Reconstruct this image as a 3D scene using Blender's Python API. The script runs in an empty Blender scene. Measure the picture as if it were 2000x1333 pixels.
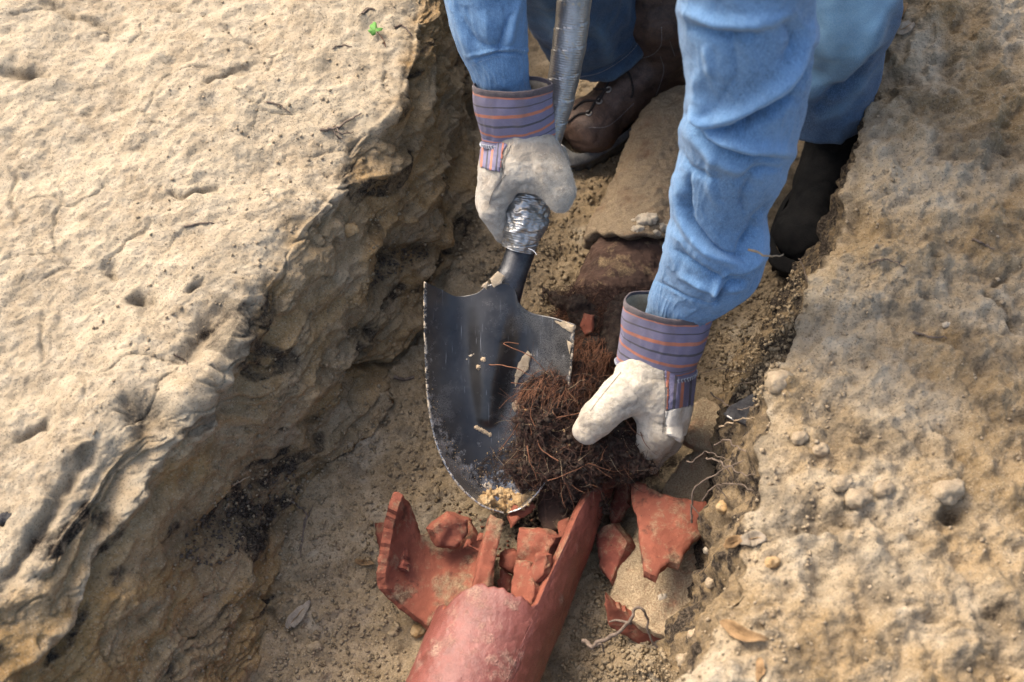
import bpy, math, random
import numpy as np
from mathutils import Vector
random.seed(5); rng = np.random.default_rng(5)
R = math.radians
scene = bpy.context.scene
COL = scene.collection

# ------------------------------------------------------------------ camera, sky, sun, exposure
CAMD, PITCH = 2.2, R(60)
CAM = np.array([0.0, -CAMD*math.cos(PITCH), CAMD*math.sin(PITCH)])
FW = np.array([0.0, math.cos(PITCH), -math.sin(PITCH)])
UPV = np.array([0.0, math.sin(PITCH), math.cos(PITCH)])
RT = np.array([1.0, 0, 0])
FPX = 50/36*2000
cd = bpy.data.cameras.new('camera'); cam = bpy.data.objects.new('camera', cd); COL.objects.link(cam)
cam.location = CAM; cam.rotation_euler = (math.pi/2-PITCH, 0, 0)
cd.lens = 50; cd.sensor_width = 36; cd.clip_start = .05; cd.clip_end = 300
cd.dof.use_dof = True; cd.dof.focus_distance = 1.98; cd.dof.aperture_fstop = 4.8
scene.camera = cam

SUN_EL, SUN_AZ = 48, 138           # azimuth: direction the sun stands in, degrees from +X, counter-clockwise
w = bpy.data.worlds.new('World'); scene.world = w; w.use_nodes = True
nt = w.node_tree; nt.nodes.clear()
sky = nt.nodes.new('ShaderNodeTexSky'); sky.sky_type = 'NISHITA'; sky.sun_disc = False
sky.sun_elevation = R(SUN_EL); sky.sun_rotation = R(90-SUN_AZ)
sky.air_density = 1.0; sky.dust_density = 6; sky.ozone_density = 0
bg = nt.nodes.new('ShaderNodeBackground'); bg.inputs[1].default_value = .15
wo = nt.nodes.new('ShaderNodeOutputWorld')
nt.links.new(sky.outputs[0], bg.inputs[0]); nt.links.new(bg.outputs[0], wo.inputs[0])
sl = bpy.data.lights.new('sun', 'SUN'); so = bpy.data.objects.new('sun', sl); COL.objects.link(so)
sl.energy = 1.0; sl.angle = R(22); sl.color = (1, .93, .82)
sd = Vector((math.cos(R(SUN_EL))*math.cos(R(SUN_AZ)), math.cos(R(SUN_EL))*math.sin(R(SUN_AZ)), math.sin(R(SUN_EL))))
so.rotation_euler = sd.to_track_quat('Z', 'Y').to_euler(); so.location = (-2, 2, 3)
scene.view_settings.view_transform = 'Standard'; scene.view_settings.look = 'None'
scene.view_settings.exposure = 1.55; scene.view_settings.gamma = 1; scene.view_settings.use_curve_mapping = False

# ------------------------------------------------------------------ helpers: positions
def Q(px, py, d):
    "point that stands d metres in front of the camera"
    return CAM + d*(FW + RT*((px-1000)/FPX) + UPV*((666.5-py)/FPX))
def P(px, py, z):
    dy = (666.5-py)/FPX
    d = (CAM[2]-z)/(math.sin(PITCH)-math.cos(PITCH)*dy)
    return Q(px, py, d)
def proj(V):
    V = np.asarray(V, float); r = V-CAM
    d = r@FW
    return 1000+FPX*(r@RT)/d, 666.5-FPX*(r@UPV)/d, d

# ------------------------------------------------------------------ helpers: noise (numpy)
def _hash(x, y, z):
    h = (x.astype(np.int64)*374761393 + y.astype(np.int64)*668265263 + z.astype(np.int64)*1440662683) & 0xffffffff
    h = ((h ^ (h >> 13))*1274126177) & 0xffffffff
    return (h ^ (h >> 16)) & 0xffffffff
_G = np.array([[1,1,0],[-1,1,0],[1,-1,0],[-1,-1,0],[1,0,1],[-1,0,1],[1,0,-1],[-1,0,-1],[0,1,1],[0,-1,1],[0,1,-1],[0,-1,-1],[1,1,0],[-1,1,0],[0,-1,1],[0,-1,-1]], np.float32)
def perlin(Pn):
    Pn = np.asarray(Pn, np.float64)
    i = np.floor(Pn).astype(np.int64); f = (Pn-i).astype(np.float32)
    u = f*f*f*(f*(f*6-15)+10)
    out = 0
    for dx in (0, 1):
        wx = u[:, 0] if dx else 1-u[:, 0]
        for dy in (0, 1):
            wy = u[:, 1] if dy else 1-u[:, 1]
            for dz in (0, 1):
                wz = u[:, 2] if dz else 1-u[:, 2]
                g = _G[_hash(i[:, 0]+dx, i[:, 1]+dy, i[:, 2]+dz) & 15]
                out = out + wx*wy*wz*(g[:, 0]*(f[:, 0]-dx)+g[:, 1]*(f[:, 1]-dy)+g[:, 2]*(f[:, 2]-dz))
    return out
def fbm(Pn, s, o=3, gain=.5, off=0.):
    Pn = np.asarray(Pn)*s+off; a, t = 1., 0.
    for k in range(o):
        t = t+a*perlin(Pn); Pn = Pn*2.03+17.3; a *= gain
    return t
def worley(Pn, s, off=0.):
    "distance to nearest and second nearest jittered point, and the id of the nearest, in cells"
    Pn = np.asarray(Pn, float)*s+off
    i = np.floor(Pn).astype(np.int64)
    d1 = np.full(len(Pn), 9.); d2 = np.full(len(Pn), 9.); idn = np.zeros(len(Pn))
    for dx in (-1, 0, 1):
        for dy in (-1, 0, 1):
            cx, cy = i[:, 0]+dx, i[:, 1]+dy
            h = _hash(cx, cy, cx*0+7)
            jx = (h & 1023)/1023.; jy = ((h >> 10) & 1023)/1023.
            d = np.hypot(cx+jx-Pn[:, 0], cy+jy-Pn[:, 1])
            m = d < d1
            d2 = np.where(m, d1, np.minimum(d2, d)); d1 = np.where(m, d, d1)
            idn = np.where(m, ((h >> 20) & 1023)/1023., idn)
    return d1, d2, idn
def smooth(a, b, x):
    t = np.clip((x-a)/(b-a), 0, 1); return t*t*(3-2*t)
def dline(X, Y, pts):
    "distance to a polyline and the position 0..1 along it"
    pts = np.asarray(pts, float); best = np.full(X.shape, 1e9); tt = np.zeros(X.shape)
    n = len(pts)-1
    if n == 0: return np.hypot(X-pts[0, 0], Y-pts[0, 1]), tt
    for k in range(n):
        a, b = pts[k], pts[k+1]; ab = b-a; L = ab@ab+1e-9
        h = np.clip(((X-a[0])*ab[0]+(Y-a[1])*ab[1])/L, 0, 1)
        d = np.hypot(X-a[0]-h*ab[0], Y-a[1]-h*ab[1])
        m = d < best; best = np.where(m, d, best); tt = np.where(m, (k+h)/n, tt)
    return best, tt
def inpoly(X, Y, poly):
    poly = np.asarray(poly, float); c = np.zeros(X.shape, bool); j = len(poly)-1
    for i in range(len(poly)):
        xi, yi = poly[i]; xj, yj = poly[j]
        if yi != yj:
            c ^= ((yi > Y) != (yj > Y)) & (X < (xj-xi)*(Y-yi)/(yj-yi)+xi)
        j = i
    return c
def catmull(pts, n):
    pts = np.asarray(pts, float); m = len(pts)
    if m == 2:
        t = np.linspace(0, 1, n)[:, None]; return pts[0]*(1-t)+pts[1]*t
    ext = np.vstack([2*pts[0]-pts[1], pts, 2*pts[-1]-pts[-2]])
    t = np.linspace(0, m-1-1e-9, n); i = t.astype(int); f = (t-i)[:, None]
    p0, p1, p2, p3 = ext[i], ext[i+1], ext[i+2], ext[i+3]
    return .5*((2*p1)+(-p0+p2)*f+(2*p0-5*p1+4*p2-p3)*f*f+(-p0+3*p1-3*p2+p3)*f**3)

# ------------------------------------------------------------------ helpers: objects
WORG = {}
def set_mesh(me, V, F):
    V = np.ascontiguousarray(V, np.float32)
    if isinstance(F, np.ndarray):
        k = F.shape[1]; nF = len(F)
        me.vertices.add(len(V)); me.vertices.foreach_set('co', V.ravel())
        me.loops.add(nF*k); me.loops.foreach_set('vertex_index', F.astype(np.int32).ravel())
        me.polygons.add(nF); me.polygons.foreach_set('loop_start', np.arange(0, nF*k, k, dtype=np.int32))
        me.update(calc_edges=True)
    else:
        me.from_pydata([tuple(v) for v in V.tolist()], [], F); me.update()
def props(o, label=None, cat=None, group=None, kind=None):
    if label: o['label'] = label
    if cat: o['category'] = cat
    if group: o['group'] = group
    if kind: o['kind'] = kind
    return o
def thing(name, base, label, cat, group=None, kind=None):
    o = bpy.data.objects.new(name, None); COL.objects.link(o); o.location = base; o.empty_display_size = .05
    WORG[o.name] = np.array(base, float)
    return props(o, label, cat, group, kind)
def mesh_obj(name, V, F, mat, parent=None, smooth_sh=True, uv=None, attrs=None, label=None, cat=None, group=None, kind=None):
    V = np.asarray(V, float)
    if parent is None:
        org = np.array([V[:, 0].mean(), V[:, 1].mean(), V[:, 2].min()])
    else: org = WORG[parent.name]
    me = bpy.data.meshes.new(name); set_mesh(me, V-org, F)
    o = bpy.data.objects.new(name, me); COL.objects.link(o)
    if parent is None: o.location = org
    else: o.parent = parent
    WORG[o.name] = org
    for m in (mat if isinstance(mat, (list, tuple)) else [mat]): me.materials.append(m)
    if smooth_sh: me.polygons.foreach_set('use_smooth', [True]*len(me.polygons))
    if uv is not None:
        l = me.uv_layers.new(name='UVMap'); li = np.zeros(len(me.loops), np.int32); me.loops.foreach_get('vertex_index', li)
        l.data.foreach_set('uv', np.asarray(uv, np.float32)[li].ravel())
    for k, a in (attrs or {}).items():
        at = me.attributes.new(k, 'FLOAT', 'POINT'); at.data.foreach_set('value', np.asarray(a, np.float32))
    return props(o, label, cat, group, kind)
def gridF(nu, nv, wrap_u=False):
    "quads of a (nv rows) x (nu columns) grid"
    j, i = np.meshgrid(np.arange(nv-1), np.arange(nu if wrap_u else nu-1), indexing='ij')
    i2 = (i+1) % nu
    return np.stack([j*nu+i, j*nu+i2, (j+1)*nu+i2, (j+1)*nu+i], -1).reshape(-1, 4)
def gnormals(V, nu, nv, wrap=False):
    G = V.reshape(nv, nu, 3)
    du = (np.roll(G, -1, 1)-np.roll(G, 1, 1)) if wrap else np.gradient(G, axis=1)
    dv = np.gradient(G, axis=0)
    n = np.cross(du, dv); n /= np.linalg.norm(n, axis=-1, keepdims=True)+1e-12
    return n.reshape(-1, 3)
def frames(C):
    T = np.gradient(C, axis=0); T /= np.linalg.norm(T, axis=1, keepdims=True)
    return T
def tubeVF(C, rad, sides=6, closed_ends=True):
    "a round tube along points C"
    C = np.asarray(C, float); n = len(C); rad = np.broadcast_to(np.asarray(rad, float), (n,))
    T = frames(C); up = np.array([.13, .31, .94])
    A = np.cross(T, up); A /= np.linalg.norm(A, axis=1, keepdims=True)+1e-9; B = np.cross(T, A)
    th = np.arange(sides)*2*math.pi/sides
    V = C[:, None]+rad[:, None, None]*(A[:, None]*np.cos(th)[None, :, None]+B[:, None]*np.sin(th)[None, :, None])
    return V.reshape(-1, 3), gridF(sides, n, True)
def join(parts):
    Vs, Fs, o = [], [], 0
    for V, F in parts:
        Vs.append(V); Fs.append(F+o); o += len(V)
    return np.vstack(Vs), np.vstack(Fs)
def loft(rows, n, sides, flat=.85, front=None, bulge=None):
    """tube given as (px, py, halfwidth_px, depth) rows; the lateral axis lies square to the view.
    returns V, F, uv, C"""
    rows = np.asarray(rows, float); rr = catmull(rows, n)
    C = np.array([Q(a, b, d) for a, b, _, d in rr]); rad = rr[:, 2]*rr[:, 3]/FPX
    T = frames(C); view = C-CAM; view /= np.linalg.norm(view, axis=1, keepdims=True)
    A = np.cross(T, view); A /= np.linalg.norm(A, axis=1, keepdims=True); B = np.cross(A, T)
    th = np.arange(sides)*2*math.pi/sides
    fl = np.broadcast_to(np.asarray(flat, float), (n,))
    V = C[:, None]+rad[:, None, None]*(A[:, None]*np.cos(th)[None, :, None]+fl[:, None, None]*B[:, None]*np.sin(th)[None, :, None])
    Nn = (A[:, None]*np.cos(th)[None, :, None]+B[:, None]*np.sin(th)[None, :, None]).reshape(-1, 3)
    uv = np.stack(np.meshgrid(np.arange(sides)/sides, np.linspace(0, 1, n)), -1).reshape(-1, 2)
    return V.reshape(-1, 3), gridF(sides, n, True), uv, Nn, C

def surface_nets(f, org, h):
    nx, ny, nz = f.shape
    idx = -np.ones((nx-1, ny-1, nz-1), np.int64)
    acc = np.zeros((nx-1, ny-1, nz-1, 3), np.float32); cnt = np.zeros((nx-1, ny-1, nz-1), np.float32)
    S = [slice(0, -1), slice(1, None)]
    for ax in range(3):
        for a in (0, 1):
            for b in (0, 1):
                s0, s1 = [None]*3, [None]*3; off = [0, 0, 0]
                o = [k for k in range(3) if k != ax]
                s0[ax], s1[ax] = S[0], S[1]; s0[o[0]] = s1[o[0]] = S[a]; s0[o[1]] = s1[o[1]] = S[b]
                off[o[0]] = a; off[o[1]] = b
                f0, f1 = f[tuple(s0)], f[tuple(s1)]
                m = (f0 < 0) != (f1 < 0)
                t = np.where(m, f0/(f0-f1+1e-20), 0)
                for k in range(3):
                    acc[..., k] += np.where(m, t if k == ax else off[k], 0)
                cnt += m
    act = cnt > 0; n = act.sum(); idx[act] = np.arange(n)
    ii = np.argwhere(act)
    V = (ii+acc[act]/cnt[act][:, None])*h+org
    Fq = []
    for ax in range(3):
        o = [k for k in range(3) if k != ax]
        s0, s1 = [slice(1, -1)]*3, [slice(1, -1)]*3
        s0[ax] = slice(0, -1); s1[ax] = slice(1, None)
        f0, f1 = f[tuple(s0)], f[tuple(s1)]
        m = (f0 < 0) != (f1 < 0); e = np.argwhere(m); flip = (f0 < 0)[m]
        for k in o: e[:, k] += 1
        def cell(da, db):
            c = e.copy(); c[:, o[0]] -= da; c[:, o[1]] -= db; return idx[c[:, 0], c[:, 1], c[:, 2]]
        q = np.stack([cell(1, 1), cell(0, 1), cell(0, 0), cell(1, 0)], 1)
        if ax == 1: flip = ~flip
        q = np.where(flip[:, None], q, q[:, ::-1]); Fq.append(q)
    Fq = np.vstack(Fq); Fq = Fq[(Fq >= 0).all(1)]
    return V, Fq
def vnormals(V, F):
    a, b = V[F[:, 2]]-V[F[:, 0]], V[F[:, 3]]-V[F[:, 1]]
    fn = np.cross(a, b); n = np.zeros_like(V)
    for k in range(4): np.add.at(n, F[:, k], fn)
    return n/(np.linalg.norm(n, axis=1, keepdims=True)+1e-12)
def blob(prims, h, k=.012, pad=.01, cut=None, bounds=None):
    """smooth union of tapered capsules (a, b, ra, rb[, k]) -> mesh.  A primitive whose k is negative is carved away"""
    pr = [(np.array(p[0], float), np.array(p[1], float), p[2], p[3], p[4] if len(p) > 4 else k) for p in prims]
    lo = np.min([np.minimum(a-ra, b-rb) for a, b, ra, rb, _ in pr], 0)-pad; hi = np.max([np.maximum(a+ra, b+rb) for a, b, ra, rb, _ in pr], 0)+pad
    if bounds: lo = np.maximum(lo, bounds[0]); hi = np.minimum(hi, bounds[1])
    ax = [np.arange(lo[i], hi[i]+h, h) for i in range(3)]
    X, Y, Z = [g.astype(np.float32) for g in np.meshgrid(*ax, indexing='ij')]
    f = None
    for a, b, ra, rb, kk in pr:
        ab = b-a; L = ab@ab+1e-12
        t = np.clip(((X-a[0])*ab[0]+(Y-a[1])*ab[1]+(Z-a[2])*ab[2])/L, 0, 1)
        d = np.sqrt((X-a[0]-t*ab[0])**2+(Y-a[1]-t*ab[1])**2+(Z-a[2]-t*ab[2])**2)-(ra+(rb-ra)*t)
        if f is None: f = d; continue
        if kk < 0:
            kk = -kk; hh = np.clip(.5-.5*(f+d)/kk, 0, 1); f = f*(1-hh)-d*hh+kk*hh*(1-hh)
        else:
            hh = np.clip(.5+.5*(d-f)/kk, 0, 1); f = d*(1-hh)+f*hh-kk*hh*(1-hh)
    if cut is not None: f = cut(X, Y, Z, f)
    return surface_nets(f, lo, h)
def decimate_ok(V, F): return V, F
def hits(o, px, py):
    "where the sight line through this picture point meets object o (world)"
    org = WORG[o.name]; d = Q(px, py, 1.)-CAM; d /= np.linalg.norm(d)
    ok, loc, nrm, _ = o.ray_cast(Vector(CAM-org), Vector(d))
    return (np.array(loc)+org, np.array(nrm)) if ok else (None, None)
def drape(o, pts, n, off=.001, fallback=None):
    out = []
    for px, py in catmull(np.asarray(pts, float), n):
        p, nn = hits(o, px, py)
        if p is None:
            if fallback is None: continue
            p, nn = fallback(px, py), np.array([0, 0, 1.])
        out.append(p+nn*off)
    return np.array(out)
# ------------------------------------------------------------------ materials
class NT:
    def __init__(s, name):
        s.m = bpy.data.materials.new(name); s.m.use_nodes = True; s.t = s.m.node_tree; s.t.nodes.clear()
        s.out = s.t.nodes.new('ShaderNodeOutputMaterial'); s.b = s.t.nodes.new('ShaderNodeBsdfPrincipled')
        s.t.links.new(s.b.outputs[0], s.out.inputs[0]); s._co = None
    def n(s, typ, **kw):
        n = s.t.nodes.new(typ)
        for k, v in kw.items():
            if k.startswith('_'): setattr(n, k[1:], v)
        return n
    def lk(s, v, sock):
        if isinstance(v, bpy.types.NodeSocket): s.t.links.new(v, sock)
        elif v is not None:
            if sock.type == 'RGBA' and len(v) == 3: v = (*v, 1)
            sock.default_value = v
    def co(s):
        if s._co is None: s._co = s.n('ShaderNodeTexCoord').outputs['Object']
        return s._co
    def uv(s): return s.n('ShaderNodeTexCoord').outputs['UV']
    def map(s, vec, scale=(1, 1, 1), rot=(0, 0, 0), loc=(0, 0, 0)):
        n = s.n('ShaderNodeMapping'); s.lk(vec, n.inputs[0]); n.inputs[1].default_value = loc; n.inputs[2].default_value = rot; n.inputs[3].default_value = scale
        return n.outputs[0]
    def noise(s, scale, detail=3, rough=.55, vec=None, dist=0, col=False):
        n = s.n('ShaderNodeTexNoise'); s.lk(vec or s.co(), n.inputs['Vector']); n.inputs['Scale'].default_value = scale
        n.inputs['Detail'].default_value = detail; n.inputs['Roughness'].default_value = rough; n.inputs['Distortion'].default_value = dist
        return n.outputs[1 if col else 0]
    def vor(s, scale, feat='F1', vec=None, out=0, rnd=1):
        n = s.n('ShaderNodeTexVoronoi', _feature=feat); s.lk(vec or s.co(), n.inputs['Vector']); n.inputs['Scale'].default_value = scale
        n.inputs['Randomness'].default_value = rnd
        return n.outputs[out]
    def wave(s, scale, vec=None, dist=0, prof='SIN', axis='X'):
        n = s.n('ShaderNodeTexWave', _wave_profile=prof, _bands_direction=axis); s.lk(vec or s.co(), n.inputs['Vector'])
        n.inputs['Scale'].default_value = scale; n.inputs['Distortion'].default_value = dist; return n.outputs[1]
    def attr(s, name):
        return s.n('ShaderNodeAttribute', _attribute_name=name).outputs['Fac']
    def ma(s, op, a, b=0., c=None, clamp=False):
        n = s.n('ShaderNodeMath', _operation=op, _use_clamp=clamp); s.lk(a, n.inputs[0]); s.lk(b, n.inputs[1])
        if c is not None: s.lk(c, n.inputs[2])
        return n.outputs[0]
    def rng(s, v, a, b, c=0., d=1., sm=False):
        n = s.n('ShaderNodeMapRange', _interpolation_type='SMOOTHSTEP' if sm else 'LINEAR'); s.lk(v, n.inputs[0])
        for i, x in enumerate((a, b, c, d)): n.inputs[i+1].default_value = x
        return n.outputs[0]
    def mix(s, f, a, b, mode='MIX'):
        n = s.n('ShaderNodeMix', _data_type='RGBA', _blend_type=mode); s.lk(f, n.inputs[0]); s.lk(a, n.inputs[6]); s.lk(b, n.inputs[7]); return n.outputs[2]
    def ramp(s, v, stops, const=False):
        n = s.n('ShaderNodeValToRGB'); s.lk(v, n.inputs[0]); cr = n.color_ramp
        if const: cr.interpolation = 'CONSTANT'
        while len(cr.elements) < len(stops): cr.elements.new(.5)
        for e, (p, c) in zip(cr.elements, stops): e.position = p; e.color = (*c, 1)
        return n.outputs[0]
    def sep(s, v):
        n = s.n('ShaderNodeSeparateXYZ'); s.lk(v, n.inputs[0]); return n.outputs
    def bump(s, h, dist, strength=1, prev=None):
        n = s.n('ShaderNodeBump'); s.lk(h, n.inputs['Height']); n.inputs['Distance'].default_value = dist; n.inputs['Strength'].default_value = strength
        if prev: s.lk(prev, n.inputs['Normal'])
        return n.outputs[0]
    def fin(s, col, rough=.9, bump=None, metal=0., spec=None, sheen=0., coat=0.):
        s.lk(col, s.b.inputs['Base Color']); s.lk(rough, s.b.inputs['Roughness']); s.lk(metal, s.b.inputs['Metallic'])
        if spec is not None: s.lk(spec, s.b.inputs['Specular IOR Level'])
        if bump: s.lk(bump, s.b.inputs['Normal'])
        if sheen: s.b.inputs['Sheen Weight'].default_value = sheen; s.b.inputs['Sheen Roughness'].default_value = .6
        if coat: s.lk(coat, s.b.inputs['Coat Weight']); s.b.inputs['Coat Roughness'].default_value = .25
        return s.m

def soil_mat():
    s = NT('soil'); dark, och, dry, grit = s.attr('humus'), s.attr('ochre'), s.attr('dry'), s.attr('crumb')
    n1 = s.noise(9, 5, .6); n2 = s.noise(45, 5, .65); n3 = s.noise(260, 4, .7); n4 = s.noise(900, 3, .8)
    moist = s.mix(s.rng(n1, .35, .65), (.175, .120, .058), (.27, .190, .100))
    moist = s.mix(s.rng(n2, .4, .7), moist, (.305, .222, .125))
    ochc = s.mix(s.rng(n2, .35, .65), (.235, .140, .05), (.33, .215, .095))
    moist = s.mix(och, moist, ochc)
    dryc = s.mix(s.rng(n1, .38, .62), (.265, .212, .142), (.355, .295, .205))
    dryc = s.mix(s.rng(n2, .42, .72), dryc, (.41, .35, .255))
    c = s.mix(dry, moist, dryc)
    c = s.mix(s.ma('MULTIPLY', s.rng(n3, .52, .72), .45), c, (.30, .235, .15))
    c = s.mix(s.ma('MULTIPLY', s.rng(n3, .44, .30), .40), c, s.mix(.5, c, (.06, .042, .025)))
    # grains: single pale and dark sand grains
    v = s.vor(620, out=1); g = s.sep(v)
    c = s.mix(s.ma('MULTIPLY', s.rng(g[0], .86, .9), .3), c, (.42, .35, .25))
    c = s.mix(s.ma('MULTIPLY', s.rng(g[1], .86, .9), .4), c, (.05, .038, .028))
    hm = s.ma('MULTIPLY', dark, s.rng(n2, .38, .56))
    hum = s.mix(s.rng(n3, .45, .62), (.018, .013, .009), (.085, .066, .046))
    c = s.mix(s.ma('MINIMUM', s.ma('ADD', hm, s.ma('MULTIPLY', dark, .35)), 1.), c, hum)
    b = s.bump(n3, .0035, .8); b = s.bump(n4, .0011, .8, b)
    cr = s.vor(210, out=0); b = s.bump(s.ma('MULTIPLY', s.rng(cr, 0, .7, 1, 0), s.ma('ADD', grit, .25)), .002, .8, b)
    return s.fin(c, .95, b, spec=.2)
def clod_mat():
    s = NT('soil_clod'); n2 = s.noise(70, 4, .6); n3 = s.noise(420, 4, .7)
    c = s.mix(s.rng(n2, .35, .65), (.20, .148, .085), (.35, .275, .175)); c = s.mix(s.rng(n3, .42, .3), c, (.10, .075, .045))
    return s.fin(c, .95, s.bump(n3, .002), spec=.2)
def ochre_sand_mat():
    s = NT('ochre_sand'); n2 = s.noise(90, 4, .6); n3 = s.noise(600, 4, .7)
    c = s.mix(s.rng(n2, .35, .65), (.34, .215, .095), (.48, .35, .195)); c = s.mix(s.rng(n3, .42, .3), c, (.2, .12, .05))
    return s.fin(c, .95, s.bump(n3, .002), spec=.2)
def clay_mat(name, a, b, glaze=0., sand=.25, dirtc=(.23, .175, .105), dark=.35):
    s = NT(name); n1 = s.noise(14, 4, .6); n2 = s.noise(60, 5, .65); n3 = s.noise(500, 4, .7)
    c = s.mix(s.rng(n1, .35, .65), a, b); c = s.mix(s.ma('MULTIPLY', s.rng(n2, .5, .7), .35), c, [min(1, x*1.45) for x in b])
    c = s.mix(s.ma('MULTIPLY', s.rng(s.noise(35, 4, .6), .55, .66), dark), c, (.05, .022, .014))
    gs = s.noise(210, 4, .75); c = s.mix(s.ma('MULTIPLY', s.rng(gs, .66, .72), .5), c, (.42, .30, .2)); c = s.mix(s.ma('MULTIPLY', s.rng(s.noise(160, 4, .7, vec=s.map(s.co(), loc=(.5, .3, .1))), .655, .70), .8), c, (.045, .022, .014))
    up = s.sep(s.n('ShaderNodeNewGeometry').outputs['Normal'])[2]
    sm = s.ma('MULTIPLY', s.rng(s.ma('ADD', s.noise(22, 6, .7), s.ma('MULTIPLY', up, .05)), .62-.30*sand, .80-.30*sand), s.rng(n3, .35, .5, .55, 1))
    sc = s.mix(s.rng(n3, .4, .65), dirtc, [min(1, x*1.5) for x in dirtc])
    c = s.mix(sm, c, sc)
    r = s.rng(sm, 0, 1, .88 if not glaze else .33, .97)
    if glaze: r = s.ma('ADD', r, s.rng(n2, .3, .7, -.05, .18))
    bp = s.bump(n3, .0012, .7); bp = s.bump(s.noise(110, 3, .6), .002, .6, bp); bp = s.bump(sm, .0015, .8, bp)
    return s.fin(c, r, bp, spec=.5 if glaze else .25)
def denim(name, deep, pale, ws=1.0, worn_lit=None):
    s = NT(name); uv = s.uv(); wear_lit = s.attr('wear_lit')
    n1 = s.noise(12, 4, .6); n2 = s.noise(120, 4, .7)
    yarn = s.noise(1., 3, .8, vec=s.map(uv, (800*ws, 170, 1))); weft = s.noise(1., 3, .8, vec=s.map(uv, (120*ws, 1400, 1)))
    gr = s.noise(1100, 2, .8)
    c = s.mix(s.rng(n1, .3, .7, .2, .5), deep, pale)
    c = s.mix(s.ma('MULTIPLY', s.rng(yarn, .44, .62), .6), c, [min(1, x*1.5+.03) for x in pale])
    c = s.mix(s.ma('MULTIPLY', s.rng(s.noise(650, 3, .85), .50, .62), .45), c, [min(1, x*1.6+.07) for x in pale])
    c = s.mix(s.ma('MULTIPLY', s.rng(s.noise(560, 3, .85, vec=s.map(s.co(), loc=(.4, .2, .1))), .48, .38), .35), c, [x*.5 for x in deep])
    c = s.mix(s.ma('MULTIPLY', s.rng(n2, .50, .35), .4), c, [x*.55 for x in deep])
    c = s.mix(s.ma('MULTIPLY', wear_lit, .7, clamp=True), c, s.mix(s.rng(gr, .4, .65), *(worn_lit or ([min(1, x*1.3+.01) for x in pale], [min(1, x*2.0+.07) for x in pale]))))
    b = s.bump(yarn, .0010, .8); b = s.bump(gr, .0007, .7, b); b = s.bump(weft, .0004, .5, b)
    return s.fin(c, .93, b, spec=.15, sheen=.15)
def suede(name, a, b, dirt=.3):
    s = NT(name); n1 = s.noise(28, 4, .6); n2 = s.noise(170, 4, .7); n3 = s.noise(1500, 3, .8)
    c = s.mix(s.rng(n1, .35, .65), a, b); c = s.mix(s.ma('MULTIPLY', s.rng(n2, .45, .65), .35), c, [min(1, x*1.2) for x in b])
    c = s.mix(s.ma('MULTIPLY', s.rng(s.noise(40, 5, .7), .5, .68), dirt), c, (.34, .21, .095))
    c = s.mix(s.ma('MULTIPLY', s.rng(s.noise(85, 5, .75), .52, .36), .6), c, [x*.62 for x in a])
    c = s.mix(s.ma('MULTIPLY', s.rng(n3, .52, .66), .4), c, [min(1, x*1.25) for x in b])
    c = s.mix(s.ma('MULTIPLY', s.attr('grime'), s.rng(n2, .3, .6, .4, 1)), c, (.17, .115, .06))
    bp = s.bump(s.noise(700, 4, .8), .0016, 1.); bp = s.bump(n2, .003, .8, bp)
    return s.fin(c, .97, bp, spec=.1, sheen=.25)
def stripes(name, cuff=True):
    s = NT(name); uv = s.uv(); v = s.sep(uv)[1]; u = s.sep(uv)[0]
    v = s.ma('ADD', v, s.rng(s.noise(25, 2), 0, 1, -.006, .006))
    lav, org, blk, brn = (.205, .185, .31), (.70, .20, .07), (.03, .028, .034), (.045, .025, .022)
    st = [(0, brn), (.115, org), (.145, lav), (.262, blk), (.285, lav), (.372, org), (.412, lav), (.50, blk), (.523, lav), (.61, org), (.65, lav), (.735, blk), (.758, lav), (.835, org), (.875, lav), (.94, (.12, .105, .17))] if cuff else \
         [(0, lav), (.12, org), (.20, lav), (.33, blk), (.40, lav), (.5, org), (.58, lav), (.72, blk), (.78, lav), (.88, org), (.95, lav)]
    c = s.ramp(v, st, True)
    tw = s.wave(1, vec=s.map(uv, (330, 260, 1)), prof='SIN', axis='DIAGONAL')
    c = s.mix(s.ma('MULTIPLY', s.rng(tw, .2, .8), .35), c, s.mix(.5, c, (.5, .47, .6)))
    gr = s.noise(900, 3, .8); c = s.mix(s.ma('MULTIPLY', s.rng(gr, .5, .7), .25), c, (.45, .4, .42)); c = s.mix(s.ma('MULTIPLY', s.rng(s.noise(35, 4), .45, .7), .45), c, (.16, .12, .11))
    b = s.bump(tw, .0006, .8); b = s.bump(gr, .0006, .7, b)
    return s.fin(c, .95, b, spec=.12, sheen=.2)
def tape_mat():
    s = NT('silver_duct_tape'); uv = s.uv()
    th = s.wave(1, vec=s.map(uv, (0, 95, 1)), axis='Y', dist=0); n = s.noise(30, 4, .6); n2 = s.noise(400, 3, .7)
    c = s.mix(s.rng(n, .35, .65), (.23, .228, .222), (.37, .365, .355)); c = s.mix(s.ma('MULTIPLY', s.rng(n2, .55, .75), .4), c, (.16, .14, .12))
    sp = s.sep(s.vor(260, out=1)); c = s.mix(s.ma('MULTIPLY', s.rng(sp[0], .93, .96), .6), c, (.4, .32, .22))
    b = s.bump(th, .0006, .35); b = s.bump(s.noise(90, 4, .6), .0015, .5, b)
    return s.fin(c, s.rng(n2, .3, .7, .30, .5), b, metal=.75)
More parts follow.
